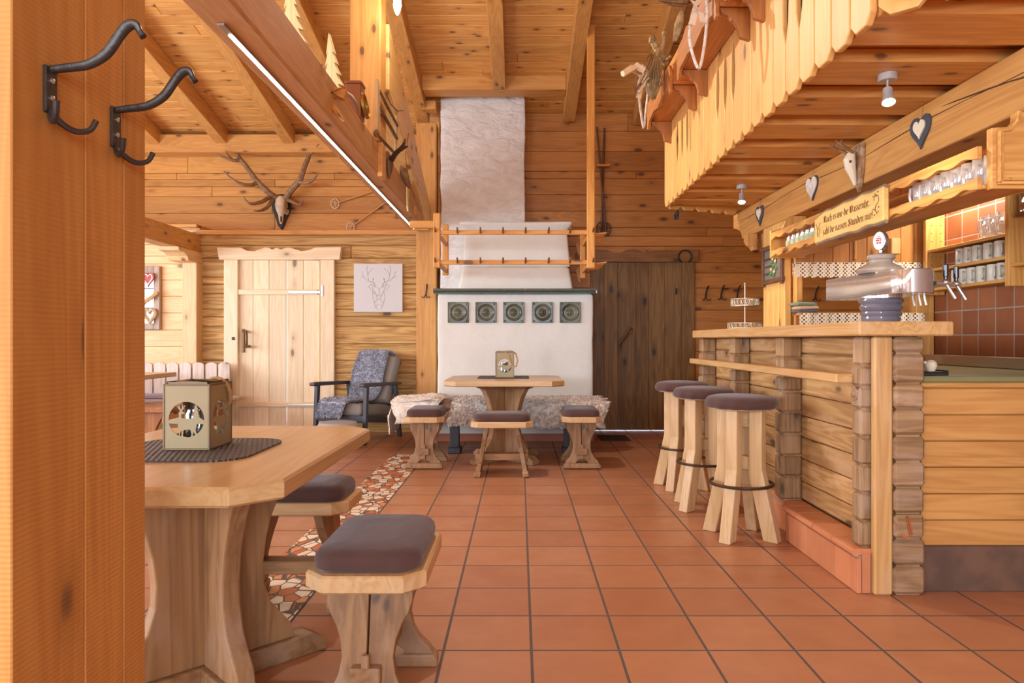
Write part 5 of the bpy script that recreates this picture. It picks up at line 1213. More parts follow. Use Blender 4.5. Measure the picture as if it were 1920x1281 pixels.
g1 = None; sv = [4.29 - 0.068 * k for k in range(8)]; ordn = ('first', 'second', 'third', 'fourth', 'fifth', 'sixth', 'seventh', 'eighth', 'ninth')
MG = plain('green_printed_glass', (150, 176, 128), 0.15, nscale=30, namp=0.3, c2=(206, 206, 176), coat=0.4)
for i, y in enumerate(sv):
    lab = '%s green printed tumbler from the far end of the glass rack' % ordn[i]
    if g1 is None:
        g1 = make_beermug(lab, (1.665, y, 1.6225), 0, 'green tumblers at the far end of the glass rack', 'tumbler', h=0.10, r=0.028, handle=False, mat=M_GLASS)
        mb = MB(); mb.lathe([(0.0285, 0.012), (0.0292, 0.013), (0.0292, 0.062), (0.0285, 0.063)], 24, closed=True); mb.build('print_band', MG, g1)
    else: dup(g1, (1.665, y, 1.6225), R(15 * i), lab)
g2 = None
for i, y in enumerate([2.97 - 0.0655 * k for k in range(8)]):
    lab = '%s ribbed glass beer mug beyond the carved sign on the glass rack' % ordn[i]
    if g2 is None: g2 = make_beermug(lab, (1.705, y, 1.6225), R(-165), 'beer mugs on the glass rack beyond the sign', h=0.118, r=0.030)
    else: dup(g2, (1.705, y, 1.6225), R(-165 + 4 * i), lab)

# the carved board: blackletter built from broad pen strokes
sg = thing('wooden_sign', 'live edged wooden sign with blackletter verse hung on the glass rack', 'sign', (1.598, 3.38, 1.66))
SY0, SY1 = 3.735, 3.03      # text runs from the far end towards the viewer
mb = MB(); rr = random.Random(8); pts = []
def edge(y, base, a): return base + a * noise.noise(Vector((y * 9, base * 10, 2)))
n = 26
ptop = [(SY0 + (SY1 - SY0) * i / n, edge(SY0 + (SY1 - SY0) * i / n, 1.742, 0.008) - 0.020 * (1 - min(1, i / 4.0))) for i in range(n + 1)]
pbot = [(SY0 + (SY1 - SY0) * i / n, edge(SY0 + (SY1 - SY0) * i / n, 1.592, 0.010)) for i in range(n, -1, -1)]
mb.prism(ptop + pbot, 'x', 1.576, 1.604); mb.build('board', wood('sign_board', (226, 180, 106), (204, 150, 78), axis='y', knots=0.3, var=0.02), sg, world=True, bev=0.006)
mb = MB()
for pl_ in (ptop, pbot): mb.tube([(1.59, y, z + (0.001 if pl_ is ptop else -0.001)) for y, z in pl_], 0.0085, 6, flat=1.4)
mb.build('bark_edge', plain('grey_bark', (142, 118, 92), 0.9, nscale=30, namp=0.3, bump=0.5), sg, world=True)
GL = {  # strokes as polylines on a grid: x-height 4, ascender 6, descender -1.5; (advance, strokes)
 'a': (2.9, [[(0.5, 3.4), (1.2, 4), (2.1, 3.5), (2.1, 0.6), (2.6, 0)], [(2.1, 2.2), (0.8, 1.9), (0.5, 0.7), (1.1, 0), (2.1, 0.8)]]),
 'c': (2.4, [[(2.1, 3.6), (1.3, 4), (0.5, 3.2), (0.5, 0.8), (1.2, 0), (2.1, 0.6)]]),
 'd': (2.9, [[(0.6, 5.9), (2.2, 3.8), (2.2, 0.8), (1.4, 0), (0.5, 0.8), (0.5, 3.2), (1.3, 4), (2.2, 3.3)]]),
 'e': (2.5, [[(0.5, 2.0), (2.0, 2.7), (2.0, 3.5), (1.3, 4), (0.5, 3.2), (0.5, 0.8), (1.2, 0), (2.1, 0.6)]]),
 'h': (3.0, [[(0.5, 6), (0.5, 0)], [(0.5, 3.2), (1.4, 4), (2.3, 3.3), (2.3, 0.5), (1.7, -1.2)]]),
 'i': (1.3, [[(0.2, 3.6), (0.6, 4), (0.6, 0.4), (1.0, 0)], [(0.45, 5.3), (0.8, 5.6)]]),
 'l': (1.3, [[(0.5, 6), (0.5, 0.5), (1.0, 0)]]),
 'n': (3.1, [[(0.2, 3.6), (0.6, 4), (0.6, 0)], [(0.6, 3.2), (1.5, 4), (2.3, 3.4), (2.3, 0.5), (2.8, 0)]]),
 'r': (2.2, [[(0.2, 3.6), (0.6, 4), (0.6, 0)], [(0.6, 3.2), (1.3, 4), (2.0, 3.5)]]),
 's': (2.3, [[(1.9, 3.5), (1.2, 4), (0.5, 3.3), (0.6, 2.5), (1.8, 1.6), (1.9, 0.7), (1.1, 0), (0.4, 0.6)]]),
 't': (1.8, [[(0.6, 5.2), (0.6, 0.6), (1.1, 0), (1.6, 0.4)], [(0.1, 4), (1.5, 4)]]),
 'u': (3.1, [[(0.2, 3.6), (0.6, 4), (0.6, 0.7), (1.3, 0), (2.3, 0.9)], [(2.3, 4), (2.3, 0.5), (2.8, 0)]]),
 'w': (4.4, [[(0.2, 3.6), (0.6, 4), (0.6, 0.7), (1.2, 0), (2.1, 0.8), (2.1, 4)], [(2.1, 0.8), (2.8, 0), (3.6, 0.9), (3.6, 3.2), (2.9, 4)]]),
 'z': (2.4, [[(0.4, 4), (2.0, 4), (0.7, 2.1), (1.8, 1.6), (1.8, 0.2), (0.9, -1.3)]]),
 'M': (5.2, [[(0.3, 0.3), (0.9, 1.2), (0.9, 5.0), (1.6, 5.8), (2.5, 5.0), (2.5, 0)], [(2.5, 5.0), (3.3, 5.8), (4.2, 5.0), (4.2, 0.6), (4.8, 0)], [(0.2, 5.4), (0.9, 5.0)], [(1.7, 5.0), (1.7, 1.0)]]),
 'W': (5.4, [[(0.3, 5.5), (0.9, 5.9), (0.9, 0.9), (1.7, 0), (2.6, 0.9), (2.6, 5.6)], [(2.6, 0.9), (3.4, 0), (4.4, 1.0), (4.4, 4.6), (3.5, 5.9)], [(1.7, 5.0), (1.7, 1.0)]]),
 'S': (4.0, [[(3.2, 5.3), (2.2, 6), (0.9, 5.2), (1.0, 3.9), (3.0, 2.6), (3.1, 0.9), (1.9, 0), (0.4, 0.7)], [(2.0, 5.2), (2.0, 0.9)], [(0.4, 0.7), (0.5, 1.6)]]),
 ',': (1.2, [[(0.5, 0.4), (0.7, 0), (0.3, -0.9)]]), '!': (1.5, [[(0.7, 6), (0.6, 1.6)], [(0.5, 0.3), (0.8, 0)]]), '.': (1.0, [[(0.4, 0.4), (0.7, 0)]]),
}
GL['ä'] = (2.9, GL['a'][1] + [[(0.7, 5.3), (1.0, 5.6)], [(1.7, 5.3), (2.0, 5.6)]])
def write(mb, text, y0, y1, z0, height, M=None):
    tot = sum(1.7 if c == ' ' else GL[c][0] for c in text); sx = (y1 - y0) / tot; sz = height / 6.0; p = 0
    for c in text:
        if c == ' ': p += 1.7; continue
        for st in GL[c][1]:
            for (xa, za), (xb, zb) in zip(st[:-1], st[1:]):
                # broad nib held at 40 degrees
                nx, nz = 0.30, 0.24
                q = [(xa - nx, za - nz), (xa + nx, za + nz), (xb + nx, zb + nz), (xb - nx, zb - nz)]
                if abs((xb - xa) * nz - (zb - za) * nx) < 0.12: continue
                q = [(y0 + (p + x) * sx, z0 + z * sz) for x, z in q]
                mb.prism(q, 'x', 1.5748, 1.5772)
        p += GL[c][0]
mb = MB(); write(mb, 'Mach es wie die Wasseruhr,', SY0 - 0.115, SY1 + 0.115, 1.681, 0.034); mb.build('lettering', M_BURN, sg, world=True)
mb = MB(); write(mb, 'zähl die nassen Stunden nur!', SY0 - 0.105, SY1 + 0.085, 1.621, 0.034); mb.build('lettering', M_BURN, sg, world=True)
mb = MB(); cy = SY1 + 0.055
mb.tube([(1.5755, cy + 0.022 * math.cos(a), 1.695 + 0.022 * math.sin(a)) for a in [2 * PI * k / 14 for k in range(12)]], 0.0016, 4)
mb.tube([(1.5755, cy, 1.675), (1.5755, cy + .01, 1.655), (1.5755, cy - .008, 1.632)], 0.0022, 4); mb.tube([(1.5755, cy + .03, 1.66), (1.5755, cy + .012, 1.652)], 0.002, 4)
for dy, z in ((.0, 1.712), (.012, 1.722), (-.014, 1.728), (-.02, 1.66), (.016, 1.63), (-.016, 1.64), (.028, 1.715)): mb.ball((1.5755, cy + dy, z), (0.0012, 0.006, 0.004), 4)
cy = SY0 - 0.055
mb.tube([(1.5755, cy + .03, 1.69), (1.5755, cy + .012, 1.66), (1.5755, cy + .014, 1.62)], 0.0016, 4); mb.tube([(1.5755, cy - .02, 1.69), (1.5755, cy, 1.665), (1.5755, cy - .018, 1.648), (1.5755, cy, 1.63), (1.5755, cy - .012, 1.615)], 0.0016, 4)
mb.build('carved_flowers', M_BURN, sg, world=True)
# ------------------------------------------------------------------ long beam over the bar
mb = MB(); mb.prism([(1.0, 1.872), (5.50, 1.872), (5.53, 1.93), (5.62, 1.965), (5.72, 1.985), (5.72, 2.095), (1.0, 2.095)], 'x', 1.75, 1.95)
lb = setting(mb.build('bar_beam', beamw('y'), bev=0.008), 'long beam hung with hearts above the bar', 'beam')
mb = MB(); mb.prism([(1.70, 1.872), (1.78, 1.872), (1.78, 1.75), (1.755, 1.75), (1.74, 1.775), (1.715, 1.79), (1.70, 1.82)], 'y', 5.22, 5.30); mb.prism([(1.81, 1.872), (1.89, 1.872), (1.89, 1.75), (1.82, 1.75)], 'y', 5.2, 5.3)
mb.build('corbel', beamw('z'), lb, bev=0.004)
mb = MB(); rr = random.Random(4); cp = [(1.7492, 5.60 - 0.22 * k, 2.03 - 0.012 * math.sin(k * 0.9) - 0.0015 * k + rr.uniform(-.004, .004)) for k in range(20)]
mb.tube(cp, [0.0006 + 0.0022 * abs(math.sin(k * 0.7)) for k in range(20)], 4); mb.tube([(1.7492, 2.9 - 0.1 * k, 2.045 - 0.012 * k + rr.uniform(-.003, .003)) for k in range(9)], [.0006, .003, .004, .004, .003, .004, .003, .002, .0006], 4)
mb.build('drying_crack', plain('crack_shadow', (84, 50, 26), 0.9), lb)

# ------------------------------------------------------------------ balcony
bal = thing('balcony', 'wooden balcony with shaped larch boards hanging over the bar', 'balcony', (1.6, 3.7, 2.075))
YN, YF, BZ, BT = 2.185, 5.30, 2.075, 3.02
def board(w, zb, zt, slits):
    h = w / 2; c = 0.034
    L = [(-h + c, zb), (h - c, zb), (h, zb + c)]
    if slits[1]: L += [(h, 2.30), (h - 0.010, 2.33), (h - 0.026, 2.38), (h - 0.030, 2.47), (h - 0.024, 2.55), (h - 0.008, 2.60), (h, 2.62)]
    L += [(h, zt), (-h, zt)]
    if slits[0]: L += [(-h, 2.62), (-h + 0.008, 2.60), (-h + 0.024, 2.55), (-h + 0.030, 2.47), (-h + 0.026, 2.38), (-h + 0.010, 2.33), (-h, 2.30)]
    L += [(-h, zb + c)]
    return L
mb = MB(); k = 0; y = YN; pitch = (YF - YN) / 22
SL = {4, 5, 10, 11, 12, 17, 18, 19}
for k in range(22):
    yc = YN + (k + 0.5) * pitch
    mb.prism([(yc + a, z) for a, z in board(pitch - 0.005, BZ, BT, (k in SL, (k + 1) in SL))], 'x', 1.10, 1.124)
mb.build('front_boards', balw('z'), bal, world=True, bev=0.005)
mb = MB(); mb.box(1.20, 1.215, YN + 0.02, YF - 0.02, 2.19, 3.0, 0.002); mb.build('slit_light_block', darkdoor('y'), bal, world=True)  # added dark board, blocks light behind the slits so they stay dark
def side_boards(p, q, n, name):
    p = Vector(p); q = Vector(q); d = (q - p); L = d.length; ang = math.atan2(d.y, d.x); mb = MB(); w = L / n
    M = Matrix.Translation((p.x, p.y, 0)) @ Matrix.Rotation(ang, 4, 'Z')
    for i in range(n): mb.prism([((i + 0.5) * w + a, z) for a, z in board(w - 0.003, BZ, BT, (0, 0))], 'y', -0.012, 0.012, M)
    mb.build(name, balw('z'), bal, world=True, bev=0.003)
side_boards((1.115, 5.31, 0), (1.74, 5.60, 0), 5, 'end_boards'); side_boards((1.118, 2.175, 0), (1.55, 1.78, 0), 4, 'end_boards')
mb = MB(); y = 2.05
while y < 5.1:
    mb.box(1.126, 2.69, y - 0.245, y, 2.096, 2.146, 0.008); y += 0.3745
mb.box(1.126, 2.69, 5.09, 5.30, 2.096, 2.146, 0.008); mb.build('joist_boards', ceilw('x'), bal, world=True)
mb = MB(); mb.box(1.126, 2.69, 1.75, 5.30, 2.148, 2.18, 0.002); mb.build('decking', ceilw('x'), bal, world=True)
mb = MB(); mb.box(1.08, 1.16, YN, YF, BT, BT + 0.05, 0.008); mb.build('handrail', beamw('y'), bal, world=True)
mb = MB(); mb.tube([(1.33, 5.40, 2.10), (1.30, 5.38, 2.02)], 0.004, 5)
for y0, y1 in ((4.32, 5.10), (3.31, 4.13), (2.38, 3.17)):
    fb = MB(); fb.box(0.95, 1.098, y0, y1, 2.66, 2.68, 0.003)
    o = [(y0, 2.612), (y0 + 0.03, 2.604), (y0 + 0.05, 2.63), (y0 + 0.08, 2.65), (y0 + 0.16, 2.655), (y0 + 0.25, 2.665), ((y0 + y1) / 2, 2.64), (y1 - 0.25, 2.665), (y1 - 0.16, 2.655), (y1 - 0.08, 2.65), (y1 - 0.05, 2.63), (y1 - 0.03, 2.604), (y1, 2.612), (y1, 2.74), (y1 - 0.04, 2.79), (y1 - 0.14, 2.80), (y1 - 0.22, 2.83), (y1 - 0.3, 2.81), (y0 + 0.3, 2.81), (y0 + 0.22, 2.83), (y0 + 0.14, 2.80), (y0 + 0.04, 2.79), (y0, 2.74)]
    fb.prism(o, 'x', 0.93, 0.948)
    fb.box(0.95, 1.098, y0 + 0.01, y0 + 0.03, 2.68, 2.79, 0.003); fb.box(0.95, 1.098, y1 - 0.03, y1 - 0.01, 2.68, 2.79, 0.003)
    box = fb.build('flower_box', wood('box_larch_shaded', (188, 116, 60), (152, 86, 42), axis='y', knots=0.4), bal, world=True, bev=0.003)  # reddish stain, darkened further: shade on the boxes put into the colour
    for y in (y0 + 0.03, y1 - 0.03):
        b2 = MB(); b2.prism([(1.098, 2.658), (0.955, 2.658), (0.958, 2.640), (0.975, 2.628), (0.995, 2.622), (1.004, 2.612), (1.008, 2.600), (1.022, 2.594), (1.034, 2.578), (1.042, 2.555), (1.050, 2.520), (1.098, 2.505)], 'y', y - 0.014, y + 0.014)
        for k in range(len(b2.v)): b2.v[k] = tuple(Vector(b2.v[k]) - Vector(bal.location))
        b2.build('bracket', wood('box_larch_shaded', (188, 116, 60), (152, 86, 42), axis='z', knots=0.4), box, bev=0.002)

# ------------------------------------------------------------------ dried decoration on the flower boxes
def rough_tube(mb, pts, r, n=6, j=0.15, seed=1):
    rr = random.Random(seed); q = []
    for a, b in zip(pts[:-1], pts[1:]):
        for k in range(4): q.append(Vector(a).lerp(Vector(b), k / 4) + Vector([rr.uniform(-1, 1) * r * j for _ in range(3)]))
    q.append(Vector(pts[-1])); m = len(q); mb.tube(q, [r * rr.uniform(0.85, 1.15) for _ in q], n)
def deco_heart(label, outline, Y0, r, bow, parts_seed):
    c = at(*bow, Y0); t = thing('hanging_heart_wreath', label, 'heart ornament', tuple(c))
    mb = MB(); pts = [at(u, v, Y0 + dy) for u, v, dy in outline]; sm = []
    for i in range(len(pts)):
        a, b, cc, d = pts[i - 1], pts[i], pts[(i + 1) % len(pts)], pts[(i + 2) % len(pts)]
        for k in range(4):
            f = k / 4; sm.append(0.5 * ((2 * b) + (cc - a) * f + (2 * a - 5 * b + 4 * cc - d) * f * f + (3 * b - a - 3 * cc + d) * f ** 3))
    mb.tube(sm, r, 8, closed=True, flat=0.7); wr = mb.build('ring', M_WHITEWOOD, t, world=True)
    mb = MB()
    for i in range(0, len(sm), 2):
        p, q = sm[i], sm[(i + 1) % len(sm)]; d = (q - p).normalized(); o = d.orthogonal().normalized()
        mb.tube([p + (o * math.cos(a) + d.cross(o) * math.sin(a) * .75) * (r * 1.06) for a in [2 * PI * k / 8 for k in range(8)]], r * 0.12, 4, closed=True)
    mb.build('twine_wrap', plain('pale_twine', (196, 182, 164), 0.9), t, world=True)  # rings of twine wound round the wreath
    mb = MB()
    for du, dv in ((-16, -14), (10, -18), (-8, 34), (14, 30)):
        p0 = at(bow[0], bow[1], Y0 - .03); p1 = at(bow[0] + du, bow[1] + dv, Y0 - .05); sd = Vector((0.014, 0.006, 0))
        m = (p0 + p1) / 2 + Vector((0, -0.02, 0)); mb.add([p0 - sd * .4, p0 + sd * .4, m + sd, m - sd, p1 + sd * 1.3, p1 - sd * 1.3], [[0, 1, 2, 3], [3, 2, 4, 5]])
        b0 = len(mb.f); mb.add([q + Vector((0, 0.003, 0)) for q in (p0 - sd * .4, p0 + sd * .4, m + sd, m - sd, p1 + sd * 1.3, p1 - sd * 1.3)], [[3, 2, 1, 0], [5, 4, 2, 3]])
    mb.build('bow', plain('organza', (232, 216, 192), 0.8), t, world=True)
    return t
deco_heart('large white heart wreath with bow hanging from the balcony flower box', [(1311, 128, .0), (1300, 106, .0), (1293, 72, 0), (1296, 38, 0), (1303, 12, 0), (1313, -6, 0), (1322, -8, .0), (1326, 12, .0), (1325, 45, .0), (1320, 90, .0)], 3.38, 0.0105, (1305, 12), 1)
deco_heart('slim white heart wreath hanging from the far balcony flower box beside the hay', [(1207, 240, 0), (1201, 205, 0), (1198, 175, 0), (1197, 160, 0), (1203, 143, 0), (1209, 150, .01), (1213, 140, .02), (1217, 148, .02), (1214, 180, .02), (1210, 215, .01)], 4.58, 0.0095, (1205, 150), 2)
t = thing('driftwood_antler', 'pale bleached branch curving out beside the slim heart wreath', 'branch', tuple(at(1200, 130, 4.46)))
mb = MB(); rough_tube(mb, [at(1168, 138, 4.40), at(1180, 131, 4.43), at(1195, 124, 4.46), at(1208, 134, 4.47), at(1214, 150, 4.48)], 0.019, seed=3); rough_tube(mb, [at(1202, 124, 4.46), at(1212, 135, 4.46), at(1206, 158, 4.45), at(1197, 170, 4.45)], 0.016, seed=4); mb.build('branch_body', M_BONE, t, world=True)
t = thing('root_figure', 'gnarled pale root on top of the far balcony flower box', 'root', tuple(at(1240, 100, 4.5)))
mb = MB(); rough_tube(mb, [at(1222, 82, 4.5), at(1224, 70, 4.5), at(1227, 84, 4.5), at(1234, 96, 4.5), at(1244, 110, 4.52), at(1250, 118, 4.55)], 0.022, seed=5); rough_tube(mb, [at(1240, 96, 4.5), at(1244, 76, 4.48), at(1246, 60, 4.48)], 0.014, seed=6); rough_tube(mb, [at(1250, 112, 4.5), at(1258, 105, 4.47)], 0.012, seed=7); mb.build('root_body', M_HAY, t, world=True)
def twig_bundle(label, base, tip, n, spread, r, seed, mat, nm='twig_bundle'):
    rr = random.Random(seed); c = at(*base); t = thing(nm, label, 'dried flowers', tuple(c)); mb = MB(); a = at(*base); b = at(*tip)
    for k in range(n):
        o = Vector([rr.gauss(0, 1) * spread for _ in range(3)]); o2 = Vector([rr.gauss(0, 1) * spread * 0.9 for _ in range(3)])
        m = a.lerp(b, 0.5) + (o + o2) * 0.8; mb.tube([a + o * 0.5, m, b + o2 * 0.35], r * rr.uniform(0.5, 1.3), 4)
    mb.build('stems', mat, t, world=True); return t
twig_bundle('bundle of hay and moss hanging point down by the slim heart wreath', (1230, 118, 4.5), (1224, 184, 4.48), 110, 0.022, 0.0022, 11, M_HAY, 'hay_bundle')
twig_bundle('loose dark twigs tied round the hay bundle under the root', (1226, 100, 4.46), (1190, 172, 4.42), 12, 0.03, 0.003, 12, M_TWIG)
twig_bundle('dry twigs sticking out beside the large heart wreath', (1285, 8, 3.55), (1240, -2, 3.6), 9, 0.02, 0.0038, 13, M_TWIG)
t = thing('hanging_corn_cob', 'pale dried corn cob hanging beside the large heart wreath', 'corn cob', tuple(at(1272, 50, 3.55)))
mb = MB(); a, b = at(1279, 20, 3.55), at(1265, 78, 3.56); mb.tube([a.lerp(b, f) for f in (0, .1, .3, .5, .75, .95, 1)], [.008, .014, .021, .023, .018, .012, .008], 10); mb.build('cob', M_HAY, t, world=True)
mb = MB(); mb.tube([a, at(1283, 2, 3.56), at(1287, -10, 3.57)], 0.004, 5); mb.build('stalk', M_TWIG, t, world=True)
twig_bundle('small dark dried bunch hanging under the far corner of the balcony', (1272, 396, 5.42), (1268, 410, 5.40), 16, 0.014, 0.004, 15, M_IRON, 'hanging_dried_bunch')

# ------------------------------------------------------------------ spotlights under the balcony
LAMPS = []
for x, y, lab in ((1.412, 2.68, 'small grey ceiling spotlight nearest the glass rack end panel'), (1.464, 4.60, 'small grey ceiling spotlight near the far end of the balcony')):
    t = thing('spotlight', lab, 'spotlight', (x, y, 2.0955), group='spotlights under the balcony')
    mb = MB(); mb.lathe([(0.001, 0), (0.034, 0), (0.034, -0.022), (0.031, -0.026), (0.001, -0.026)], 24); mb.build('canopy', M_GREYMETAL, t)
    mb = MB(); mb.tube([(0, 0, -0.026), (0, 0, -0.058)], 0.0045, 8); mb.build('stem', M_STEEL, t)
    M = Matrix.Translation((0, 0, -0.058)) @ Matrix.Rotation(R(8), 4, 'Y') @ Matrix.Rotation(R(-22), 4, 'X')
    mb = MB(); mb.lathe([(0.001, 0.0), (0.017, 0.0), (0.017, -0.036), (0.021, -0.044), (0.025, -0.064), (0.023, -0.064), (0.018, -0.045)], 20, M=M, closed=True); h = mb.build('head', M_GREYMETAL, t)
    mb = MB(); mb.lathe([(0.001, -0.056), (0.0215, -0.058), (0.0205, -0.066), (0.012, -0.072), (0.001, -0.074)], 20, M=M); mb.build('bulb', M_BULB, h)
    LAMPS.append(('spot_light', (x + 0.006, y - 0.034, 1.956), (x + 0.05, y - 0.1, 0.0), 11, 140, 0.8, (1, 0.9, 0.76)))

# hanging lamp by the king post
t = thing('flame_lamp', 'small glowing flame shaped lamp hanging beside the king post', 'lamp', tuple(at(745, 10, 5.15)))
mb = MB(); c = at(745, 14, 5.15); mb.lathe([(0.001, -0.06), (0.010, -0.05), (0.024, -0.015), (0.030, 0.015), (0.028, 0.045), (0.02, 0.07), (0.001, 0.078)], 16, c=tuple(c)); mb.build('bulb', M_LAMPBULB, t, world=True)
mb = MB(); mb.tube([c + Vector((0, 0, 0.075)), c + Vector((0, 0, 0.16))], 0.016, 10); mb.tube([c + Vector((0, 0, 0.16)), Vector((c.x, c.y, roof_z(c.y) - 0.005))], 0.005, 6); mb.build('holder', M_STEEL, t, world=True)
LP = c + Vector((0.05, -0.03, -0.05))
LAMPS.append(('lamp_light', tuple(c + Vector((0.06, -0.06, -0.04))), (1.1, 4.3, 2.1), 170, 125, 0.5, (1, 0.93, 0.84), 0.015))
LAMPS.append(('lamp_glow', tuple(c + Vector((0.20, -0.16, -0.05))), 19, (1, 0.9, 0.76), 0.05))
LAMPS.append(('shelf_light', (2.60, 3.98, 2.03), (2.67, 3.98, 1.6), 15, 165, 0.6, (1, 0.94, 0.85)))
LAMPS.append(('shelf_light', (2.60, 4.25, 2.03), (2.67, 4.25, 1.6), 15, 165, 0.6, (1, 0.94, 0.85)))

# ------------------------------------------------------------------ hearts and roe skull on the bar beam
def beam_heart(label, y, z, w, h, front, back, small):
    t = thing('heart_pendant', label, 'heart ornament', (1.745, y, z))
    Mh = Matrix.Translation((1.741, y, z)) @ Matrix.Rotation(R(90), 4, 'Z') @ Matrix.Rotation(R(6), 4, 'Z')
    if back:
        mb = MB(); mb.prism(heart(w, h, 32), 'y', -0.005, 0.005, Mh); mb.build('slate_heart', back, t, world=True, bev=0.001)
    mb = MB(); f = small; mb.prism([(x, zz_ + (0.012 if f < .7 else 0)) for x, zz_ in heart(w * f, h * f, 32)], 'y', 0.0055 if back else -0.005, 0.012, Mh); mb.build('white_heart', front, t, world=True, bev=0.001)
    mb = MB(); mb.tube([(1.738, y, z + h * 0.28), (1.74, y + .004, z + h * .45 + 0.02), (1.746, y, 2.088)], 0.0022, 5); mb.build('cord', M_ROPE, t, world=True)
beam_heart('slate heart with small white heart on the beam nearest the glass rack panel', 3.03, 1.975, 0.135, 0.145, M_BONE, M_SLATE, 0.55)
beam_heart('whitewashed heart over a dark heart on the middle of the bar beam', 4.15, 1.975, 0.13, 0.145, M_WHITEWOOD, M_SLATE, 0.92)
beam_heart('slate heart with small white heart near the far end of the bar beam', 5.06, 1.975, 0.13, 0.145, M_BONE, M_SLATE, 0.55)
t = thing('roe_skull', 'small roe deer skull with short antlers on a bark plaque on the beam', 'skull trophy', (1.74, 3.58, 1.95))
mb = MB(); mb.prism([(3.63, 2.07), (3.53, 2.075), (3.535, 1.95), (3.555, 1.87), (3.575, 1.83), (3.60, 1.87), (3.63, 1.95)], 'x', 1.728, 1.748); mb.build('plaque', plain('bark', (150, 106, 64), 0.9, nscale=24, namp=0.3, bump=0.5, c2=(186, 160, 128)), t, world=True, bev=0.004)
mb = MB(); mb.tube([(1.70, 3.58, 2.03), (1.69, 3.58, 2.00), (1.695, 3.58, 1.96), (1.71, 3.58, 1.91), (1.72, 3.58, 1.87)], [.02, .03, .027, .016, .008], 10); mb.build('skull', M_BONE, t, world=True)
mb = MB()
for q in (-1, 1): mb.ball((1.685, 3.58 + q * .022, 1.985), (0.008, 0.008, 0.010), 5)
mb.build('eye_socket', M_BLACK, t, world=True)
for q in (-1, 1):
    mb = MB(); y = 3.58 + q * 0.018
    mb.tube([(1.70, y, 2.03), (1.675, y + q * .008, 2.045), (1.645, y + q * .016, 2.06), (1.615, y + q * .018, 2.078), (1.603, y + q * .014, 2.090)], [.008, .008, .007, .005, .002], 7)
    mb.tube([(1.648, y + q * .015, 2.058), (1.632, y + q * .01, 2.062), (1.612, y + q * .008, 2.07)], [.005, .004, .002], 6); mb.tube([(1.628, y + q * .017, 2.07), (1.63, y + q * .02, 2.082), (1.634, y + q * .022, 2.092)], [.005, .004, .002], 6)
    mb.build('antler', M_ANTLER, t, world=True)

# ------------------------------------------------------------------ stag antlers on the gable wall
WY = 8.82
t = thing('stag_antlers', 'great stag antlers and skull on a dark shield on the plank wall', 'antlers', tuple(at(528, 395, 8.8)))
pl_ = [(510, 380), (512, 371), (519, 366), (528, 364.5), (537, 366), (544, 371), (546, 380), (545, 392), (541, 404), (536, 414), (534, 421), (528, 431), (522, 423), (519, 412), (514, 400), (511, 390)]
mb = MB(); mb.prism([(xu(u, WY), zv(v, WY)) for u, v in pl_][::-1], 'y', WY - 0.03, 8.848); mb.build('shield', M_BLACK, t, world=True, bev=0.006)
mb = MB(); mb.tube([at(528, 371, 8.72), at(528, 377, 8.70), at(527.5, 386, 8.69), at(527, 396, 8.71), at(527, 404, 8.73), at(527, 413, 8.75), at(527, 420, 8.76)], [.05, .075, .082, .058, .034, .028, .012], 14, flat=0.8); mb.build('skull', M_BONE, t, world=True)
mb = MB()
for u in (518.5, 536): mb.ball(at(u, 386, 8.665), (0.020, 0.02, 0.026), 6)
mb.ball(at(527, 410, 8.715), (0.012, 0.012, 0.05), 6); mb.build('eye_socket', plain('bone_shadow', (92, 70, 52), 0.9), t, world=True)
def tine(mb, pts, r0, r1):
    P = [at(u, v, y) for u, v, y in pts]; q = []
    for i in range(len(P) - 1):
        a = P[max(i - 1, 0)]; b = P[i]; c = P[i + 1]; d = P[min(i + 2, len(P) - 1)]
        for k in range(4): f = k / 4; q.append(0.5 * ((2 * b) + (c - a) * f + (2 * a - 5 * b + 4 * c - d) * f * f + (3 * b - a - 3 * c + d) * f ** 3))
    q.append(P[-1]); n = len(q) - 1
    mb.tube(q, [r0 + (r1 - r0) * (i / n) ** 1.3 for i in range(n + 1)], 8)
mb = MB()
tine(mb, [(521, 372, 8.70), (510, 366, 8.66), (497, 355, 8.62), (482, 340, 8.60), (472, 327, 8.60), (460, 310, 8.62), (450, 298, 8.65), (446, 292, 8.66)], .040, .026)
tine(mb, [(506, 369, 8.65), (494, 377, 8.56), (482, 381, 8.48), (470, 382, 8.42), (462, 377, 8.40), (456, 369, 8.40)], .028, .006)
tine(mb, [(510, 376, 8.66), (502, 388, 8.56), (492, 394, 8.48), (482, 396, 8.42), (475, 394, 8.40)], .026, .006)
tine(mb, [(482, 342, 8.60), (472, 347, 8.54), (458, 346, 8.48), (444, 341, 8.44), (431, 332, 8.42), (420, 321, 8.42)], .026, .006)
tine(mb, [(452, 300, 8.65), (440, 301, 8.60), (428, 298, 8.56), (415, 293, 8.54), (405, 286, 8.54)], .026, .006)
tine(mb, [(436, 300, 8.59), (429, 292, 8.58), (423, 283, 8.58)], .017, .005); tine(mb, [(448, 294, 8.66), (440, 285, 8.68), (434, 275, 8.70), (430, 266, 8.71), (426, 258, 8.72)], .022, .005); tine(mb, [(446, 293, 8.66), (444, 280, 8.64), (444, 268, 8.63), (443, 255, 8.63)], .02, .005)
mb.build('antler', M_ANTLER, t, world=True)
mb = MB()
tine(mb, [(536, 374, 8.70), (541, 364, 8.66), (552, 350, 8.62), (561, 340, 8.60), (566, 328, 8.60), (572, 310, 8.62), (578, 296, 8.64), (580, 284, 8.65)], .040, .026)
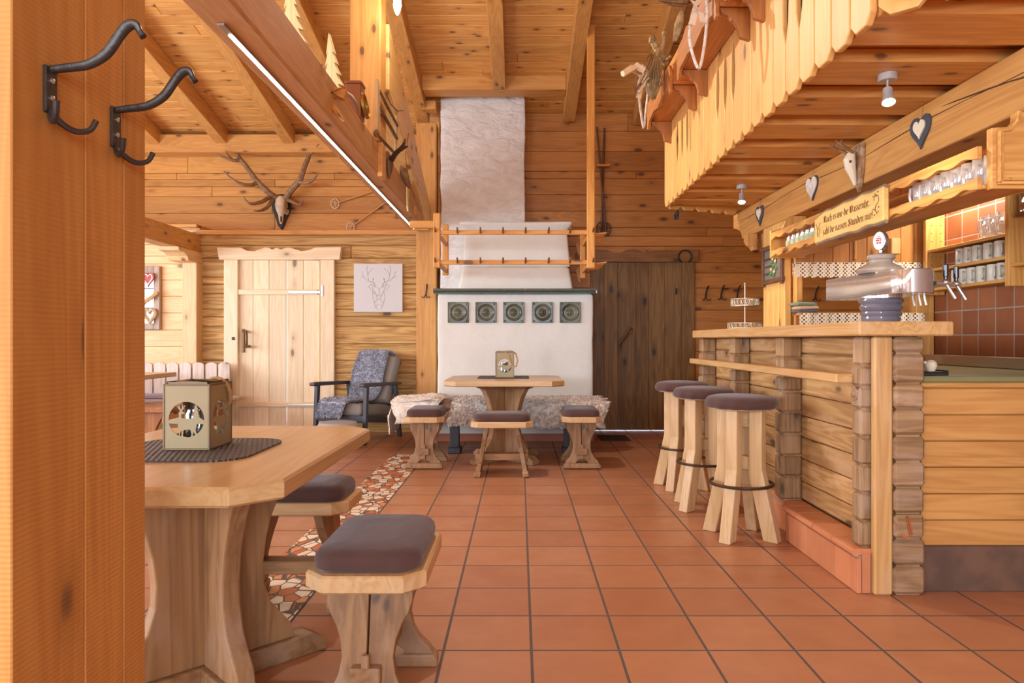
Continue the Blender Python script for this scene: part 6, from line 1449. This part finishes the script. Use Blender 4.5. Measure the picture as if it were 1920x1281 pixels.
tine(mb, [(540, 375, 8.66), (552, 380, 8.56), (562, 384, 8.50), (567, 380, 8.47), (566, 374, 8.46)], .026, .006); tine(mb, [(536, 380, 8.66), (535, 392, 8.56), (538, 401, 8.50), (541, 398, 8.47), (540, 393, 8.46)], .026, .006)
tine(mb, [(560, 341, 8.60), (572, 343, 8.54), (583, 340, 8.50), (591, 333, 8.47), (595, 324, 8.46)], .026, .008); tine(mb, [(580, 285, 8.65), (576, 274, 8.66), (574, 258, 8.67), (572, 246, 8.68)], .022, .006); tine(mb, [(580, 290, 8.65), (590, 281, 8.62), (598, 270, 8.60)], .022, .006); tine(mb, [(586, 284, 8.63), (587, 279, 8.62)], .012, .005)
mb.build('antler', M_ANTLER, t, world=True)

def ski_pole(label, bask, top, Y, r=0.009, br=0.062, mats=None, straps=True, tilt=0):
    a, b = at(*bask, Y), at(*top, Y); t = thing('ski_pole', label, 'ski pole', tuple(a)); ms = mats or (wood('bamboo', (222, 168, 110), (196, 140, 84), axis='x', knots=0), M_BONE)
    mb = MB(); d = (b - a).normalized(); mb.tube([a - d * 0.08, a, b], [0.004, r, r], 8); mb.build('shaft', ms[0], t, world=True)
    mb = MB(); n = 20; o = d.orthogonal().normalized(); f = Vector((0, -1, 0)); ux = Vector((1, 0, 0)); uz = Vector((0, 0, 1))
    if tilt: f, ux, uz = d, o, d.cross(o)
    mb.tube([a + (ux * math.cos(2 * PI * k / n) * 0.8 + uz * math.sin(2 * PI * k / n)) * br for k in range(n)], 0.007, 6, closed=True)
    for k in range(4):
        an = PI * k / 4 + 0.3; e = (ux * math.cos(an) * .8 + uz * math.sin(an)) * br; mb.tube([a - e, a + e], 0.004, 5)
    mb.build('basket', ms[1], t, world=True); return t
ski_pole('bamboo ski pole on the plank wall, the upper of the two near the antlers', (628, 382), (702, 358), 8.81)
ski_pole('bamboo ski pole on the plank wall, the lower one above the deer picture', (657, 427), (722, 380), 8.81)
DP = (plain('dark_ski_wood', (96, 62, 50), 0.5), plain('dark_wicker', (92, 66, 44), 0.8))
ski_pole('dark ski pole by the rack post, the more upright of the two', (1128, 428), (1133, 240), 8.21, 0.012, 0.075, DP)
ski_pole('dark ski pole hanging by the rack post, its shaft leaning to the stove side', (1136, 430), (1119, 238), 8.18, 0.011, 0.075, DP)
t = thing('pole_peg', 'small wooden peg board that carries the dark ski poles', 'peg', tuple(at(1130, 312, 8.2)))
mb = MB(); mb.box(xu(1118, 8.2), xu(1143, 8.2), 8.14, 8.248, zv(313.5, 8.2), zv(310, 8.2), 0.003); mb.build('peg_board', rackw('x'), t, world=True)

# ------------------------------------------------------------------ hooks on walls
def small_hook(label, u, v, Y, s=1.0):
    c = at(u, v, Y); t = thing('wall_hook', label, 'wall hook', tuple(c)); mb = MB()
    mb.tube([(0.03 * s, -0.045, 0.10 * s), (0.02 * s, -0.05, 0.09 * s), (0.012 * s, -0.012, 0.05 * s), (0.002, -0.008, 0), (-0.004 * s, -0.010, -0.05 * s)], [.009 * s, .011 * s, .011 * s, .010 * s, .009 * s], 6); mb.build('upper_hook', M_IRON, t)
    for q in (-1, 1):
        mb = MB(); mb.tube([(-0.004 * s, -0.012, -0.04 * s), (-0.004 * s + q * .02 * s, -0.03, -0.085 * s), (q * .042 * s, -0.045, -0.09 * s), (q * .052 * s, -0.045, -0.065 * s)], .007 * s, 6); mb.build('lower_hook', M_IRON, t)
    return t
small_hook('black iron wall hook nearest the dark door frame', 1323, 551, 8.238, 0.9); small_hook('black iron wall hook second from the dark door frame', 1352, 550, 8.238, 0.9); small_hook('black iron wall hook beside the cake stand rod', 1382, 550, 8.238, 0.9); small_hook('black iron wall hook seen through the serving hatch', 1528, 552, 8.238, 0.9)
small_hook('forged hook on the timber post beside the stove', 799, 547, 7.955, 0.8)

# ------------------------------------------------------------------ things on and along the heavy beam
M_FIR = wood('fir_cutout', (246, 212, 150), (230, 180, 112), axis='z', knots=0.2, rough=0.7)
def fir(label, Y, x, sc_, dy=0):
    t = thing('wooden_fir_tree', label, 'fir tree ornament', (x, Y, 2.5605)); o = [(0.014, 0.02), (0.014, 0.05)]
    for k in range(5):
        w = 0.085 - 0.014 * k; z = 0.055 + 0.072 * k; o += [(w * 0.55, z + 0.004), (w, z - 0.012), (w * 0.55, z + 0.05)]
    o += [(0.0, 0.47)]
    pts = [(a * sc_, b * sc_) for a, b in o]; pts = pts + [(-a, b) for a, b in reversed(pts[:-1])]
    mb = MB(); M = Matrix.Rotation(R(-14), 4, 'Z') @ Matrix.Rotation(R(-5), 4, 'Y'); mb.prism(pts, 'y', -0.016, 0.016, M); mb.build('fir_shape', M_FIR, t, bev=0.006)
    mb = MB(); mb.lathe([(0.001, 0), (0.028, 0), (0.026, 0.022), (0.001, 0.024)], 12); mb.build('foot', M_WHITEWOOD, t)
fir('carved wooden fir tree on the heavy beam, the one seen whole', 4.42, -1.165, 0.98); fir('carved wooden fir tree on the heavy beam cut by the picture top', 3.62, -1.16, 0.92)
t = thing('old_tool', 'old wooden tool block with wire and curved blade hung on the heavy beam', 'hand tool', tuple(at(625, 175, 4.0)))
mb = MB(); a = at(604, 168, 3.98); b = at(648, 179, 4.02); mb.box(-0.072, 0.072, -0.03, 0.03, -0.026, 0.026, 0.004, Matrix.Translation((a + b) / 2) @ Matrix.Rotation(R(14), 4, 'Y')); mb.build('block', rackw('x'), t, world=True)
mb = MB(); mb.tube([at(603, 130, 4.02), at(608, 152, 4.0), at(618, 192, 3.99), at(630, 208, 3.97), at(645, 228, 3.95)], [.006, .012, .018, .016, .004], 6); mb.build('stake', rackw('z'), t, world=True)
P0 = [at(604, 120, 3.98), at(601, 138, 3.96), at(605, 155, 3.94), at(614, 163, 3.94), at(616, 156, 3.94), at(608, 153, 3.94), at(612, 168, 3.93), at(626, 176, 3.94), at(640, 186, 3.95)]
mb = MB(); mb.tube(P0, 0.0022, 5); mb.tube([at(612, 184, 3.94), at(624, 172, 3.93), at(640, 166, 3.94)], 0.0022, 5); mb.build('wire', M_IRON, t, world=True)
mb = MB(); P0 = [at(648, 174, 4.05), at(657, 180, 4.06), at(665, 190, 4.06), at(670, 203, 4.06), at(671, 215, 4.06)]; mb.tube(P0, [.020, .022, .018, .012, .003], 8, flat=0.18); mb.build('blade', plain('rusty_steel', (142, 122, 100), 0.6, 0.4, nscale=30, namp=0.3), t, world=True)
t = thing('table_clock', 'brown metal cased clock with brass rimmed face beside the king post', 'clock', tuple(at(668, 190, 4.72)))
cc = at(666, 190, 4.72); mb = MB(); cx = cc.x; mb.box(cx - 0.052, cx + 0.052, 4.66, 4.78, 2.5605, zv(162, 4.72), 0.006); mb.box(cx - 0.057, cx + 0.057, 4.655, 4.785, zv(162, 4.72), zv(157, 4.72), 0.004); mb.build('case', M_BROWNMETAL, t, world=True)
fx = cx + 0.052; cz = zv(197, 4.72); MM = Matrix.Translation((fx, 4.74, cz)) @ Matrix.Rotation(R(80), 4, 'Y') @ Matrix.Rotation(R(0), 4, 'Z')
mb = MB(); mb.lathe([(0.088, 0.0), (0.088, 0.018), (0.080, 0.022), (0.074, 0.016), (0.074, 0.0)], 30, M=MM, closed=True); mb.build('rim', M_BRASS, t, world=True)
mb = MB(); mb.lathe([(0.001, 0.004), (0.076, 0.004), (0.076, 0.010), (0.001, 0.011)], 30, M=MM); mb.build('face', plain('tarnished_gold', (168, 140, 84), 0.35, 0.6, nscale=10, namp=0.2), t, world=True)
t = thing('frame_saw', 'old wooden frame saw standing along the heavy beam in front of the post', 'saw', tuple(at(722, 240, 5.4)))
mb = MB(); mb.tube([at(707, 149, 5.06), at(708, 160, 5.06), at(709, 200, 5.06), at(708, 250, 5.06)], [.013, .017, .016, .013], 6); mb.build('upright', wood('saw_ash', (196, 152, 104), (150, 108, 68), axis='z', knots=0), t, world=True)
mb = MB(); mb.tube([at(743, 206, 5.75), at(743, 240, 5.75), at(741, 288, 5.75)], [.013, .016, .013], 6); mb.build('upright', wood('saw_ash', (196, 152, 104), (150, 108, 68), axis='z', knots=0), t, world=True)
mb = MB(); mb.tube([at(711, 170, 5.06), at(745, 236, 5.75)], 0.012, 6); mb.tube([at(709, 196, 5.06), at(744, 260, 5.75)], 0.014, 6); mb.build('stretcher', M_TWIG, t, world=True)
mb = MB(); mb.tube([at(706, 252, 5.05), at(742, 290, 5.75)], 0.012, 5, flat=0.25); mb.build('blade', plain('old_saw_blade', (120, 96, 78), 0.6, 0.4), t, world=True)
mb = MB(); mb.tube([at(730, 124, 5.5), at(729, 150, 5.48), at(727, 178, 5.45)], 0.008, 6); mb.tube([at(722, 172, 5.35), at(733, 196, 5.5), at(745, 208, 5.72), at(757, 207, 5.8)], 0.005, 6); mb.build('toggle', M_TWIG, t, world=True)
mb = MB(); mb.ball(at(706, 250, 5.05), (0.024, 0.02, 0.03), 7); mb.build('knob', M_TWIG, t, world=True)
t = thing('small_antlers', 'small dark antlers with a carved head on the side of the heavy beam', 'antlers', tuple(at(730, 310, 5.55)))
mb = MB(); mb.tube([at(726, 286, 5.62), at(727, 296, 5.6), at(730, 308, 5.58), at(730, 322, 5.57), at(729, 334, 5.56)], [.016, .026, .034, .022, .008], 10); mb.build('head', plain('dark_carved_wood', (112, 82, 60), 0.7, nscale=30, namp=0.3, bump=0.4), t, world=True)
mb = MB(); tine(mb, [(734, 300, 5.58), (742, 288, 5.5), (752, 278, 5.45), (758, 268, 5.42), (760, 260, 5.41)], .024, .005); tine(mb, [(752, 279, 5.45), (760, 276, 5.42), (765, 274, 5.4)], .016, .004); tine(mb, [(750, 282, 5.46), (757, 280, 5.42)], .014, .004); tine(mb, [(728, 300, 5.6), (724, 292, 5.64), (725, 284, 5.66)], .016, .006); mb.build('antler', plain('dark_horn', (78, 54, 40), 0.6, nscale=25, namp=0.2), t, world=True)
t = thing('carved_shape', 'rough brown carved wood piece hanging near the end of the heavy beam', 'wood carving', tuple(at(757, 326, 6.2)))
mb = MB(); mb.tube([at(752, 312, 6.2), at(756, 320, 6.18), at(760, 332, 6.18), at(764, 344, 6.2), at(768, 354, 6.22)], [.012, .034, .036, .026, .008], 9); mb.build('carving_body', M_TWIG, t, world=True)
mb = MB(); mb.tube([at(766, 250, 6.3), at(760, 290, 6.25), at(762, 312, 6.2), at(770, 350, 6.24), at(778, 372, 6.3)], 0.004, 5); mb.build('cord', plain('brown_cord', (150, 80, 40), 0.9), t, world=True)
t = thing('hanging_paddle', 'pale flat wooden paddle hung on the side of the heavy beam', 'paddle', tuple(at(761, 366, 6.5)))
mb = MB(); Yp = 6.52; o = [(754, 336), (756, 337), (768, 350), (767, 372), (766, 395), (757, 384), (754, 366)]
mb.prism([(Yp + (xu(u, Yp) - xu(760, Yp)) * 1.2, zv(v, Yp)) for u, v in o], 'x', -1.056, -1.040); mb.build('paddle_body', M_FIR, t, world=True, bev=0.003)
# ------------------------------------------------------------------ light
w = bpy.data.worlds.new('world'); SC.world = w; w.use_nodes = True
nt = w.node_tree; nt.nodes.clear()
bg = nt.nodes.new('ShaderNodeBackground'); bg.inputs[0].default_value = (0.82, 0.93, 1.08, 1); bg.inputs[1].default_value = 3.0
ow = nt.nodes.new('ShaderNodeOutputWorld'); nt.links.new(bg.outputs[0], ow.inputs[0])

def area(name, loc, rot, sx, sy, energy, color=(1, 1, 1), portal=False):
    l = bpy.data.lights.new(name, 'AREA'); l.shape = 'RECTANGLE'; l.size = sx; l.size_y = sy; l.energy = energy; l.color = color
    if portal: l.cycles.is_portal = True
    o = bpy.data.objects.new(name, l); COL.objects.link(o); o.location = loc; o.rotation_euler = rot; return o
# daylight in the windows of the front and side walls
for a, e in ((-5.2, -2.6), (-1.6, 1.0), (1.8, 3.8)): area('window_daylight', ((a + e) / 2, -3.0, 1.6), (R(90), 0, 0), e - a, 1.5, 66 * (e - a), (0.82, 0.93, 1.08))
for a, e in ((-2.0, 0.6), (1.6, 4.2), (5.0, 7.4)): area('window_daylight', (-6.28, (a + e) / 2, 1.6), (R(90), 0, R(-90)), e - a, 1.5, 56 * (e - a), (0.82, 0.93, 1.08))

def spot(name, loc, target, energy, ang, blend=0.4, color=(1, 0.86, 0.66), r=0.02):
    l = bpy.data.lights.new(name, 'SPOT'); l.energy = energy; l.spot_size = R(ang); l.spot_blend = blend; l.color = color; l.shadow_soft_size = r
    o = bpy.data.objects.new(name, l); COL.objects.link(o); o.location = loc
    o.rotation_euler = (Vector(target) - Vector(loc)).to_track_quat('-Z', 'Y').to_euler(); return o
def point(name, loc, energy, color=(1, 0.86, 0.66), r=0.03):
    l = bpy.data.lights.new(name, 'POINT'); l.energy = energy; l.color = color; l.shadow_soft_size = r
    o = bpy.data.objects.new(name, l); COL.objects.link(o); o.location = loc; return o
for L in LAMPS: point(*L) if len(L) == 5 else spot(*L)

vs = SC.view_settings
SC.display_settings.display_device = 'sRGB'
vs.view_transform = 'Standard'; vs.look = 'None'; vs.gamma = 1.0; vs.use_curve_mapping = False
vs.exposure = -0.08
SC.cycles.max_bounces = 7; SC.cycles.diffuse_bounces = 4; SC.cycles.glossy_bounces = 3; SC.cycles.adaptive_threshold = 0.045; SC.cycles.transparent_max_bounces = 12; SC.cycles.transmission_bounces = 4
SC.cycles.sample_clamp_indirect = 6.0; SC.cycles.caustics_reflective = False; SC.cycles.caustics_refractive = False
